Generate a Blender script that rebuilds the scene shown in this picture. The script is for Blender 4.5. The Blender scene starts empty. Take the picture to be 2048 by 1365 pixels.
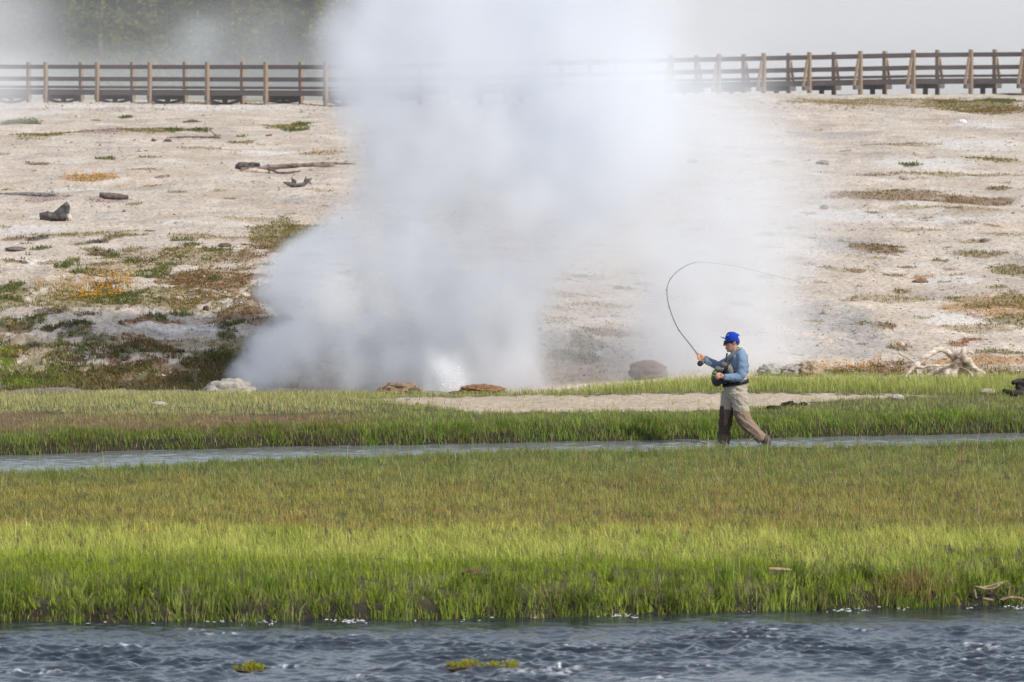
import bpy, bmesh, math, random
import numpy as np
from mathutils import Vector, Matrix

SC = bpy.context.scene
COL = SC.collection
rs = np.random.RandomState(11)
random.seed(5)

# ------------------------------------------------------------------ camera, world, sun, exposure
F, CX, CY, PYH, CAMZ = 11378.0, 1024.0, 682.5, 120.0, 6.1     # focal length in photo pixels, eye height over the river
PITCH = math.atan((CY - PYH) / F)
cam = bpy.data.cameras.new('camera')
cam.sensor_width = 36.0
cam.lens = F / 2048 * 36.0
cam.clip_start, cam.clip_end = 1.0, 9000.0
cam.dof.use_dof = True
cam.dof.focus_distance = 91.0
cam.dof.aperture_fstop = 5.6
camo = bpy.data.objects.new('camera', cam)
COL.objects.link(camo)
camo.location = (0, 0, CAMZ)
camo.rotation_euler = (math.pi / 2 - PITCH, 0, 0)
SC.camera = camo

SUN_AZ = math.atan2(0.80, -0.60)          # from the right, somewhat behind the camera
SUN_EL = math.radians(40)
world = bpy.data.worlds.new('World')
SC.world = world
world.use_nodes = True
wt = world.node_tree
sky = wt.nodes.new('ShaderNodeTexSky')
sky.sky_type = 'NISHITA'
sky.sun_disc = False
sky.sun_elevation = SUN_EL
sky.sun_rotation = SUN_AZ
sky.air_density = 1.0
sky.dust_density = 1.5
sky.ozone_density = 3.0
tcw = wt.nodes.new('ShaderNodeTexCoord')
mpw = wt.nodes.new('ShaderNodeMapping')
mpw.inputs['Scale'].default_value = (1, 1, 3)
cln = wt.nodes.new('ShaderNodeTexNoise')
cln.inputs['Scale'].default_value = 2.2
cln.inputs['Detail'].default_value = 5
clr = wt.nodes.new('ShaderNodeValToRGB')
clr.color_ramp.elements[0].position, clr.color_ramp.elements[0].color = .34, (.25, .25, .25, 1)
clr.color_ramp.elements[1].position, clr.color_ramp.elements[1].color = .62, (.8, .8, .8, 1)
mxw = wt.nodes.new('ShaderNodeMix')
mxw.data_type = 'RGBA'
mxw.inputs[7].default_value = (7.2, 7.9, 9.2, 1)          # thin bright cloud, in the sky texture's own units
wt.links.new(tcw.outputs['Generated'], mpw.inputs[0])
wt.links.new(mpw.outputs[0], cln.inputs['Vector'])
wt.links.new(cln.outputs[0], clr.inputs[0])
sxw = wt.nodes.new('ShaderNodeSeparateXYZ')
mrw = wt.nodes.new('ShaderNodeMapRange')                   # haze brightens the sky towards the horizon
mrw.inputs['From Min'].default_value, mrw.inputs['From Max'].default_value = 0.02, 0.38
mrw.inputs['To Min'].default_value, mrw.inputs['To Max'].default_value = 0.95, 0.0
mmw = wt.nodes.new('ShaderNodeMath')
mmw.operation = 'MAXIMUM'
wt.links.new(tcw.outputs['Generated'], sxw.inputs[0])
wt.links.new(sxw.outputs[2], mrw.inputs['Value'])
wt.links.new(mrw.outputs[0], mmw.inputs[0])
wt.links.new(clr.outputs[0], mmw.inputs[1])
wt.links.new(mmw.outputs[0], mxw.inputs[0])
wt.links.new(sky.outputs[0], mxw.inputs[6])
wt.links.new(mxw.outputs[2], wt.nodes['Background'].inputs[0])
wt.nodes['Background'].inputs[1].default_value = 0.112
sl = bpy.data.lights.new('sun', 'SUN')
sl.energy = 4.0
sl.angle = math.radians(0.6)
sl.color = (1.0, 0.95, 0.87)
slo = bpy.data.objects.new('sun', sl)
COL.objects.link(slo)
sd = Vector((math.sin(SUN_AZ) * math.cos(SUN_EL), math.cos(SUN_AZ) * math.cos(SUN_EL), math.sin(SUN_EL)))
slo.rotation_euler = sd.to_track_quat('Z', 'Y').to_euler()
slo.location = (60, -20, 60)
SC.view_settings.view_transform = 'Standard'
SC.view_settings.look = 'None'
SC.view_settings.exposure = -0.09
SC.view_settings.gamma = 1.0
SC.cycles.use_denoising = True
SC.cycles.max_bounces = 20
SC.cycles.diffuse_bounces = 3
SC.cycles.glossy_bounces = 3
SC.cycles.transmission_bounces = 3
SC.cycles.transparent_max_bounces = 8
SC.cycles.volume_bounces = 16
SC.cycles.use_adaptive_sampling = True
SC.cycles.adaptive_threshold = 0.02

# ------------------------------------------------------------------ projection helpers
CP, SP = math.cos(PITCH), math.sin(PITCH)

def ray(px, py):
    dx = (px - CX) / F
    v = -(py - CY) / F
    fy, fz = CP + v * SP, -SP + v * CP
    return dx / fy, fz / fy

def at(px, py, Y):
    a, b = ray(px, py)
    return Vector((a * Y, Y, CAMZ + b * Y))

def proj(x, y, z):
    zz = z - CAMZ
    f = y * CP - zz * SP
    u = y * SP + zz * CP
    return CX + F * x / f, CY - F * u / f

# ------------------------------------------------------------------ noise
_P = np.random.RandomState(3).permutation(256)
_P = np.concatenate([_P, _P, _P])
_A = np.random.RandomState(4).rand(256) * 2 * np.pi
_G2 = np.stack([np.cos(_A), np.sin(_A)], 1)
_g = np.random.RandomState(5).randn(256, 3)
_G3 = _g / np.linalg.norm(_g, axis=1)[:, None]

def n2(x, y, seed=0):
    x = np.asarray(x, float) + seed * 17.31
    y = np.asarray(y, float) + seed * 9.77
    xi, yi = np.floor(x).astype(int), np.floor(y).astype(int)
    fx, fy = x - xi, y - yi
    xi &= 255
    yi &= 255
    u, v = fx * fx * fx * (fx * (fx * 6 - 15) + 10), fy * fy * fy * (fy * (fy * 6 - 15) + 10)
    def g(i, j):
        h = _P[_P[(xi + i) & 255] + ((yi + j) & 255)]
        return _G2[h, 0] * (fx - i) + _G2[h, 1] * (fy - j)
    a, b, c, d = g(0, 0), g(1, 0), g(0, 1), g(1, 1)
    return ((a + (b - a) * u) * (1 - v) + (c + (d - c) * u) * v) * 1.5

def fbm(x, y, oct=4, seed=0, gain=0.5):
    s, a, t = 0, 1.0, 0
    for k in range(oct):
        s = s + a * n2(np.asarray(x) * 2 ** k, np.asarray(y) * 2 ** k, seed + k * 3)
        t += a
        a *= gain
    return s / t

def n3(x, y, z, seed=0):
    x = x + seed * 13.1
    y = y + seed * 7.7
    z = z + seed * 3.3
    xi, yi, zi = np.floor(x).astype(int), np.floor(y).astype(int), np.floor(z).astype(int)
    fx, fy, fz = x - xi, y - yi, z - zi
    xi &= 255
    yi &= 255
    zi &= 255
    s = lambda t: t * t * t * (t * (t * 6 - 15) + 10)
    u, v, w = s(fx), s(fy), s(fz)
    def g(i, j, k):
        h = _P[_P[_P[(xi + i) & 255] + ((yi + j) & 255)] + ((zi + k) & 255)]
        return _G3[h, 0] * (fx - i) + _G3[h, 1] * (fy - j) + _G3[h, 2] * (fz - k)
    L = lambda a, b, t: a + (b - a) * t
    return L(L(L(g(0, 0, 0), g(1, 0, 0), u), L(g(0, 1, 0), g(1, 1, 0), u), v),
             L(L(g(0, 0, 1), g(1, 0, 1), u), L(g(0, 1, 1), g(1, 1, 1), u), v), w) * 1.5

def fbm3(x, y, z, oct=3, seed=0, gain=0.5):
    s, a, t = 0, 1.0, 0
    for k in range(oct):
        s = s + a * n3(x * 2 ** k, y * 2 ** k, z * 2 ** k, seed + k * 5)
        t += a
        a *= gain
    return s / t

def sstep(a, b, x):
    t = np.clip((np.asarray(x, float) - a) / (b - a), 0, 1)
    return t * t * (3 - 2 * t)

# ------------------------------------------------------------------ terrain
_xs = np.array([(p - 1024) / F * 62 for p in (-400, 0, 500, 1024, 1500, 2048, 2500)])
_ds = np.array([61.4, 61.6, 61.7, 62.0, 62.8, 63.5, 64.0])
_xn = np.array([(p - 1024) / F * 80 for p in (-400, 0, 500, 1024, 1500, 2048, 2500)])
_dn = np.array([76.6, 78.8, 80.8, 83.0, 83.6, 84.8, 86.0])
_xf = np.array([(p - 1024) / F * 89 for p in (-400, 0, 500, 720, 1024, 1300, 2048, 2500)])
_df = np.array([85.1, 86.8, 88.6, 89.1, 89.6, 90.3, 92.0, 92.6])

def d_shore(x):
    return np.interp(x, _xs, _ds) + 0.30 * fbm(x / 1.0, x * 0 + 3.3, 4, 2)

def d_near(x):
    return np.interp(x, _xn, _dn) + 0.25 * fbm(x / 1.5, x * 0 + 5.1, 3, 4)

def d_far(x):
    return np.interp(x, _xf, _df) + 0.3 * fbm(x / 1.3, x * 0 + 7.9, 3, 6)

_ty = np.arange(0, 4600, 0.1)
def _prof(pts):
    a = np.array(pts)
    z = np.interp(_ty, a[:, 0], a[:, 1])
    k = np.exp(-0.5 * (np.arange(-25, 26) / 7.0) ** 2)
    k /= k.sum()
    return np.convolve(np.pad(z, 25, 'edge'), k, 'valid')
PL = _prof([(0, .36), (94, .36), (98, .30), (99.5, .26), (101.5, .04), (104, .05), (105, .35), (107, .85), (110, 1.1), (115, 1.35), (130, 1.9),
            (160, 2.9), (190, 3.6), (228, 4.12), (241, 4.2), (300, 4.15), (600, 4.1), (1500, 9), (4600, 40)])
PR = _prof([(0, .42), (94, .42), (97, .44), (98.5, .43), (100, .40), (102, .40), (104, .45), (107, .62), (115, 1.1), (130, 1.9), (160, 2.92),
            (190, 3.65), (228, 4.45), (240, 4.66), (256, 4.4), (300, 4.0), (600, 4.1), (1500, 9), (4600, 40)])

def ground_z(x, y):
    x, y = np.asarray(x, float), np.asarray(y, float)
    x, y = np.broadcast_arrays(x, y)
    s1 = y - d_shore(x)
    near = np.interp(s1, [-60, -3, -.3, 0, .18, .5, 1.4, 3, 8], [-.8, -.5, -.25, -.03, .12, .24, .36, .40, .40])
    near = near + np.where(s1 > 0.3, 0.05 * fbm(x / 2.0, y / 2.0, 2, 8) + .03 * fbm(x / .5, y / .5, 2, 9), 0)
    dn, df = d_near(x), d_far(x)
    zm = near - (near + .2) * sstep(-.5, .5, y - dn)
    s3 = y - df
    zf = np.interp(s3, [-.8, -.1, 0.12, .4, 1.2, 3], [-.2, 0, .2, .30, .38, .40]) + np.where(s3 > 0.2, .05 * fbm(x / 1.2, y / 1.2, 3, 10), 0)
    z = np.where(y < (dn + df) * .5, zm, zf)
    tx = sstep(-1.5, 4.5, x)
    k = np.clip((y / 0.1).astype(int), 0, len(_ty) - 1)
    hill = PL[k] * (1 - tx) + PR[k] * tx
    amp = sstep(101, 107, y)
    far = 1 - sstep(250, 300, y)
    hill = hill + amp * far * (.16 * fbm(x / 3.5, y / 6, 3, 12) + .035 * fbm(x / .7, y / .9, 3, 13))
    lumps = amp * (1 - sstep(118, 128, y)) * (1 - sstep(-1, 3, x))
    hill = hill + lumps * (.16 * fbm(x / 1.1, y / 1.6, 3, 14) + .05 * fbm(x / .3, y / .4, 2, 15))
    b = sstep(92.5, 97, y)
    return z * (1 - b) + hill * b

def hit(px, py, y0=50.0, y1=800.0):
    a, b = ray(px, py)
    Y = np.concatenate([np.arange(y0, 130, .03), np.arange(130, 300, .08), np.arange(300, y1, .6)])
    Y = Y[(Y >= y0) & (Y <= y1)]
    g = ground_z(a * Y, Y)
    k = np.argmax(g >= CAMZ + b * Y)
    if g[k] < CAMZ + b * Y[k]:
        k = len(Y) - 1
    return Vector((a * Y[k], Y[k], float(g[k])))

# ------------------------------------------------------------------ object helpers
def props(o, label=None, cat=None, group=None, kind=None):
    if label: o['label'] = label
    if cat: o['category'] = cat
    if group: o['group'] = group
    if kind: o['kind'] = kind
    return o

def empty(name, loc, label=None, cat=None, group=None):
    o = bpy.data.objects.new(name, None)
    COL.objects.link(o)
    o.empty_display_size = .2
    o.location = loc
    return props(o, label, cat, group)

def np_mesh(name, V, quads=None, tris=None, col=None, smooth=False):
    me = bpy.data.meshes.new(name)
    V = np.asarray(V, np.float32)
    nq = 0 if quads is None else len(quads)
    ntr = 0 if tris is None else len(tris)
    me.vertices.add(len(V))
    me.vertices.foreach_set('co', V.ravel())
    loops = np.concatenate([np.asarray(a, np.int32).ravel() for a in (quads, tris) if a is not None and len(a)])
    me.loops.add(len(loops))
    me.loops.foreach_set('vertex_index', loops)
    me.polygons.add(nq + ntr)
    start = np.concatenate([np.arange(nq) * 4, nq * 4 + np.arange(ntr) * 3]).astype(np.int32)
    me.polygons.foreach_set('loop_start', start)
    if smooth:
        me.polygons.foreach_set('use_smooth', np.ones(nq + ntr, bool))
    if col is not None:
        c = np.ones((len(V), 4), np.float32)
        c[:, :3] = col
        at_ = me.color_attributes.new('Col', 'FLOAT_COLOR', 'POINT')
        at_.data.foreach_set('color', c.ravel())
    me.update(calc_edges=True)
    return me

def link(name, me, mat=None, parent=None, loc=None):
    o = bpy.data.objects.new(name, me)
    COL.objects.link(o)
    if mat is not None and not me.materials:
        me.materials.append(mat)
    if parent is not None:
        o.parent = parent
    if loc is not None:
        o.location = loc
    return o

class MB:
    """collects shapes for one mesh, in world coordinates"""
    def __init__(self):
        self.v, self.f, self.c = [], [], []
    def add(self, V, Fc, col=(1, 1, 1)):
        n = len(self.v)
        self.v += [tuple(p) for p in V]
        self.f += [tuple(i + n for i in f) for f in Fc]
        self.c += [tuple(col)] * len(V)
    def tube(self, pts, rad, seg=10, sub=5, col=(1, 1, 1), jit=0.0, cap=True):
        pts = [np.array(p, float) for p in pts]
        R = [np.array(r if hasattr(r, '__len__') else (r, r), float) for r in rad]
        P, Q = [], []
        n = len(pts)
        for i in range(n - 1):
            p0, p1, p2, p3 = pts[max(i - 1, 0)], pts[i], pts[i + 1], pts[min(i + 2, n - 1)]
            r0, r1, r2, r3 = R[max(i - 1, 0)], R[i], R[i + 1], R[min(i + 2, n - 1)]
            for k in range(sub):
                t = k / sub
                cr = lambda a, b, c, d: .5 * (2 * b + (c - a) * t + (2 * a - 5 * b + 4 * c - d) * t * t + (3 * b - a - 3 * c + d) * t ** 3)
                P.append(cr(p0, p1, p2, p3))
                Q.append(np.maximum(cr(r0, r1, r2, r3), 1e-4))
        P.append(pts[-1]); Q.append(R[-1])
        V, Fc = [], []
        m = len(P)
        prevn = None
        for i in range(m):
            t = P[min(i + 1, m - 1)] - P[max(i - 1, 0)]
            t = t / (np.linalg.norm(t) + 1e-9)
            b = np.array([0, 1.0, 0]) - t * t[1]
            if np.linalg.norm(b) < .3:
                b = np.array([1.0, 0, 0]) - t * t[0]
            b = b / np.linalg.norm(b)
            nn = np.cross(t, b)
            for s in range(seg):
                a = 2 * math.pi * s / seg
                j = 1 + jit * (random.random() - .5) * 2
                V.append(P[i] + (nn * math.cos(a) * Q[i][0] + b * math.sin(a) * Q[i][1]) * j)
        for i in range(m - 1):
            for s in range(seg):
                a, b_ = i * seg + s, i * seg + (s + 1) % seg
                Fc.append((a, b_, b_ + seg, a + seg))
        if cap:
            Fc.append(tuple(range(seg))[::-1])
            Fc.append(tuple((m - 1) * seg + s for s in range(seg)))
        self.add(V, Fc, col)
    def ball(self, c, r, col=(1, 1, 1), seg=12, rings=8, rot=0.0):
        """ellipsoid; rot turns it in the x-z plane"""
        r = r if hasattr(r, '__len__') else (r, r, r)
        V, Fc = [], []
        for i in range(rings + 1):
            th = math.pi * i / rings
            for s in range(seg):
                ph = 2 * math.pi * s / seg
                x, y, z = r[0] * math.sin(th) * math.cos(ph), r[1] * math.sin(th) * math.sin(ph), r[2] * math.cos(th)
                x, z = x * math.cos(rot) - z * math.sin(rot), x * math.sin(rot) + z * math.cos(rot)
                V.append((c[0] + x, c[1] + y, c[2] + z))
        for i in range(rings):
            for s in range(seg):
                a, b = i * seg + s, i * seg + (s + 1) % seg
                Fc.append((a, a + seg, b + seg, b))
        self.add(V, Fc, col)
    def beam(self, a, b, w, h, up=(0, 0, 1), col=(1, 1, 1)):
        a, b = Vector(a), Vector(b)
        t = (b - a).normalized()
        s = t.cross(Vector(up)).normalized()
        u = s.cross(t).normalized()
        V = []
        for p in (a, b):
            for i, j in ((-1, -1), (1, -1), (1, 1), (-1, 1)):
                V.append(p + s * (w / 2 * i) + u * (h / 2 * j))
        self.add(V, [(0, 1, 2, 3), (7, 6, 5, 4), (0, 4, 5, 1), (1, 5, 6, 2), (2, 6, 7, 3), (3, 7, 4, 0)], col)
    def build(self, name, mat, parent=None, base=(0, 0, 0), smooth=True, voxel=None, disp=0.0, dscale=8.0, colf=None, bevel=None):
        base = Vector(base)
        me = bpy.data.meshes.new(name)
        me.from_pydata([Vector(p) - base for p in self.v], [], self.f)
        me.update()
        if voxel is None:
            ca = me.color_attributes.new('Col', 'FLOAT_COLOR', 'POINT')
            ca.data.foreach_set('color', np.c_[np.array(self.c, np.float32), np.ones(len(self.c), np.float32)].ravel())
        o = link(name, me, mat, parent)
        if bevel:
            m = o.modifiers.new('bevel', 'BEVEL')
            m.width = bevel
            m.segments = 2
        if voxel:
            m = o.modifiers.new('r', 'REMESH')
            m.mode = 'VOXEL'
            m.voxel_size = voxel
            if disp or colf:
                pass
            dg = bpy.context.evaluated_depsgraph_get()
            dg.update()
            new = bpy.data.meshes.new_from_object(o.evaluated_get(dg))
            o.modifiers.clear()
            o.data = new
            new.name = name
            if not new.materials:
                new.materials.append(mat)
            me = new
            n = len(me.vertices)
            co = np.empty(n * 3, np.float32)
            me.vertices.foreach_get('co', co)
            co = co.reshape(-1, 3)
            # two passes of neighbour smoothing, then displacement along the normals
            ed = np.empty(len(me.edges) * 2, np.int32)
            me.edges.foreach_get('vertices', ed)
            ed = ed.reshape(-1, 2)
            for _ in range(2):
                acc = np.zeros_like(co); cnt = np.zeros(n, np.float32)
                for k in range(3):
                    acc[:, k] = np.bincount(ed[:, 0], co[ed[:, 1], k], n) + np.bincount(ed[:, 1], co[ed[:, 0], k], n)
                cnt = np.bincount(ed.ravel(), minlength=n).astype(np.float32)
                co = co * .5 + .5 * acc / np.maximum(cnt, 1)[:, None]
            me.vertices.foreach_set('co', co.ravel())
            me.update()
            W = co + np.array(base, np.float32)
            if disp:
                no = np.empty(n * 3, np.float32)
                me.vertices.foreach_get('normal', no)
                no = no.reshape(-1, 3)
                q = W * dscale if not callable(dscale) else dscale(W)
                d = fbm3(q[:, 0].astype(float), q[:, 1].astype(float), q[:, 2].astype(float), 3, 2)
                co = co + no * (d * disp)[:, None]
                me.vertices.foreach_set('co', co.ravel().astype(np.float32))
            cc = np.ones((n, 4), np.float32)
            if colf:
                cc[:, :3] = colf(W)
            ca = me.color_attributes.new('Col', 'FLOAT_COLOR', 'POINT')
            ca.data.foreach_set('color', cc.ravel())
            me.update()
        if smooth:
            me.polygons.foreach_set('use_smooth', np.ones(len(me.polygons), bool))
        return o

# ------------------------------------------------------------------ materials
def mat_base(name):
    m = bpy.data.materials.new(name)
    m.use_nodes = True
    nt = m.node_tree
    return m, nt, nt.nodes['Principled BSDF']

def noise_node(nt, scale, detail=4, rough=.6, stretch=None):
    tc = nt.nodes.new('ShaderNodeTexCoord')
    n = nt.nodes.new('ShaderNodeTexNoise')
    n.inputs['Scale'].default_value = scale
    n.inputs['Detail'].default_value = detail
    n.inputs['Roughness'].default_value = rough
    if stretch:
        mp = nt.nodes.new('ShaderNodeMapping')
        mp.inputs['Scale'].default_value = stretch
        nt.links.new(tc.outputs['Object'], mp.inputs[0])
        nt.links.new(mp.outputs[0], n.inputs['Vector'])
    else:
        nt.links.new(tc.outputs['Object'], n.inputs['Vector'])
    return n

def ramp(nt, src, pts):
    r = nt.nodes.new('ShaderNodeValToRGB')
    e = r.color_ramp.elements
    while len(e) < len(pts):
        e.new(.5)
    for i, (p, c) in enumerate(pts):
        e[i].position = p
        e[i].color = (*c, 1)
    nt.links.new(src, r.inputs[0])
    return r

def mult(nt, a, b):
    m = nt.nodes.new('ShaderNodeMix')
    m.data_type = 'RGBA'
    m.blend_type = 'MULTIPLY'
    m.inputs[0].default_value = 1
    nt.links.new(a, m.inputs[6])
    nt.links.new(b, m.inputs[7])
    return m.outputs[2]

def mat_attr(name, rough=.85, nscale=20, lo=.75, hi=1.2, bump=.2, bdist=.02, stretch=None, spec=.3, bscale=None):
    """base colour from the painted attribute, broken up by noise"""
    m, nt, b = mat_base(name)
    a = nt.nodes.new('ShaderNodeAttribute')
    a.attribute_name = 'Col'
    n = noise_node(nt, nscale, 5, .65, stretch)
    r = ramp(nt, n.outputs[0], [(.3, (lo,) * 3), (.7, (hi,) * 3)])
    nt.links.new(mult(nt, a.outputs['Color'], r.outputs[0]), b.inputs['Base Color'])
    b.inputs['Roughness'].default_value = rough
    b.inputs['Specular IOR Level'].default_value = spec
    if bump:
        bn = nt.nodes.new('ShaderNodeBump')
        bn.inputs['Strength'].default_value = bump
        bn.inputs['Distance'].default_value = bdist
        n3_ = n if bscale is None else noise_node(nt, bscale, 4, .6, stretch)
        nt.links.new(n3_.outputs[0], bn.inputs['Height'])
        nt.links.new(bn.outputs[0], b.inputs['Normal'])
    return m

def mat_noise(name, c1, c2, scale=12, rough=.8, bump=.3, bdist=.02, stretch=None, spec=.3, c3=None):
    m, nt, b = mat_base(name)
    n = noise_node(nt, scale, 5, .65, stretch)
    pts = [(.32, c1), (.68, c2)] if c3 is None else [(.3, c1), (.5, c3), (.7, c2)]
    r = ramp(nt, n.outputs[0], pts)
    nt.links.new(r.outputs[0], b.inputs['Base Color'])
    b.inputs['Roughness'].default_value = rough
    b.inputs['Specular IOR Level'].default_value = spec
    if bump:
        bn = nt.nodes.new('ShaderNodeBump')
        bn.inputs['Strength'].default_value = bump
        bn.inputs['Distance'].default_value = bdist
        nt.links.new(n.outputs[0], bn.inputs['Height'])
        nt.links.new(bn.outputs[0], b.inputs['Normal'])
    return m

def mat_leaf(name, trans=.35, vary=0.0):
    m = bpy.data.materials.new(name)
    m.use_nodes = True
    nt = m.node_tree
    nt.nodes.clear()
    out = nt.nodes.new('ShaderNodeOutputMaterial')
    a = nt.nodes.new('ShaderNodeAttribute')
    a.attribute_name = 'Col'
    c = a.outputs['Color']
    if vary:
        oi = nt.nodes.new('ShaderNodeObjectInfo')
        r = ramp(nt, oi.outputs['Random'], [(0, (.75, .85, .9)), (.6, (1, 1, 1)), (.72, (1.5, 1.3, .9)), (1, (1.9, 1.5, .8))])
        c = mult(nt, c, r.outputs[0])
    d = nt.nodes.new('ShaderNodeBsdfDiffuse')
    t = nt.nodes.new('ShaderNodeBsdfTranslucent')
    mx = nt.nodes.new('ShaderNodeMixShader')
    mx.inputs[0].default_value = trans
    nt.links.new(c, d.inputs[0])
    nt.links.new(c, t.inputs[0])
    nt.links.new(d.outputs[0], mx.inputs[1])
    nt.links.new(t.outputs[0], mx.inputs[2])
    nt.links.new(mx.outputs[0], out.inputs[0])
    return m

M_GROUND = mat_attr('sinter_ground', .9, 13, .68, 1.25, .5, .03, stretch=(1, .35, 1), bscale=26)
M_GRASS = mat_leaf('grass_blade', .40)
M_FLOWER = mat_leaf('flower_petal', .3)
M_STONE = mat_attr('stone', .85, 14, .7, 1.25, .6, .03)
M_WOODA = mat_attr('weathered_wood', .8, 9, .55, 1.3, .7, .02, stretch=(1, 1, 4))
M_CLOTH = mat_attr('cloth', .85, 60, .85, 1.12, .15, .004, spec=.2)
M_SKIN = mat_attr('skin', .55, 60, .92, 1.06, .05, .002, spec=.4)
M_DARK = mat_attr('dark_gear', .5, 40, .8, 1.2, .1, .004, spec=.4)
M_BOARD = mat_noise('boardwalk_timber', (.105, .085, .08), (.20, .165, .15), 7, .85, .3, .01, stretch=(1, 1, 6))
M_POST = mat_noise('boardwalk_post_lit', (.24, .17, .115), (.37, .275, .19), 7, .85, .3, .01, stretch=(6, 6, 1))  # same wood as the boards; sunlit post faces put into a lighter colour

# ------------------------------------------------------------------ patches of plants and colour on the slope (photo pixels -> places on the terrain)
TYPES = {  # ground colour, blade colours, blade height, density per m2 (0: none)
    'brown': ((.21, .135, .07), [(.26, .155, .06), (.16, .095, .04), (.32, .21, .085), (.14, .12, .045)], .05, 460),
    'olive': ((.22, .175, .085), [(.24, .195, .06), (.15, .15, .045), (.30, .23, .09)], .06, 460),
    'green': ((.13, .12, .055), [(.13, .155, .05), (.18, .20, .065), (.09, .11, .035)], .09, 620),
    'lush': ((.10, .10, .04), [(.20, .25, .05), (.25, .30, .07), (.13, .16, .045)], .12, 600),
    'orange': ((.42, .25, .11), [(.45, .24, .07), (.34, .17, .05), (.30, .20, .08)], .04, 300),
    'rust': ((.25, .11, .05), [(.28, .11, .035), (.20, .08, .03), (.30, .16, .06)], .05, 400),
    'pink': ((.33, .24, .21), [(.30, .18, .16), (.24, .17, .12), (.20, .17, .08)], .04, 260),
    'tan': ((.37, .29, .19), [(.38, .29, .15), (.30, .22, .11), (.24, .22, .10)], .05, 300),
    'dark': ((.10, .075, .055), [(.09, .07, .04), (.14, .10, .06), (.06, .05, .03)], .06, 380),
    'grey': ((.30, .275, .25), [(.25, .22, .18), (.18, .16, .13)], .03, 80),
    'white': ((.66, .63, .59), [], 0, 0),
    'wetgrey': ((.33, .315, .31), [], 0, 0),
}
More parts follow.
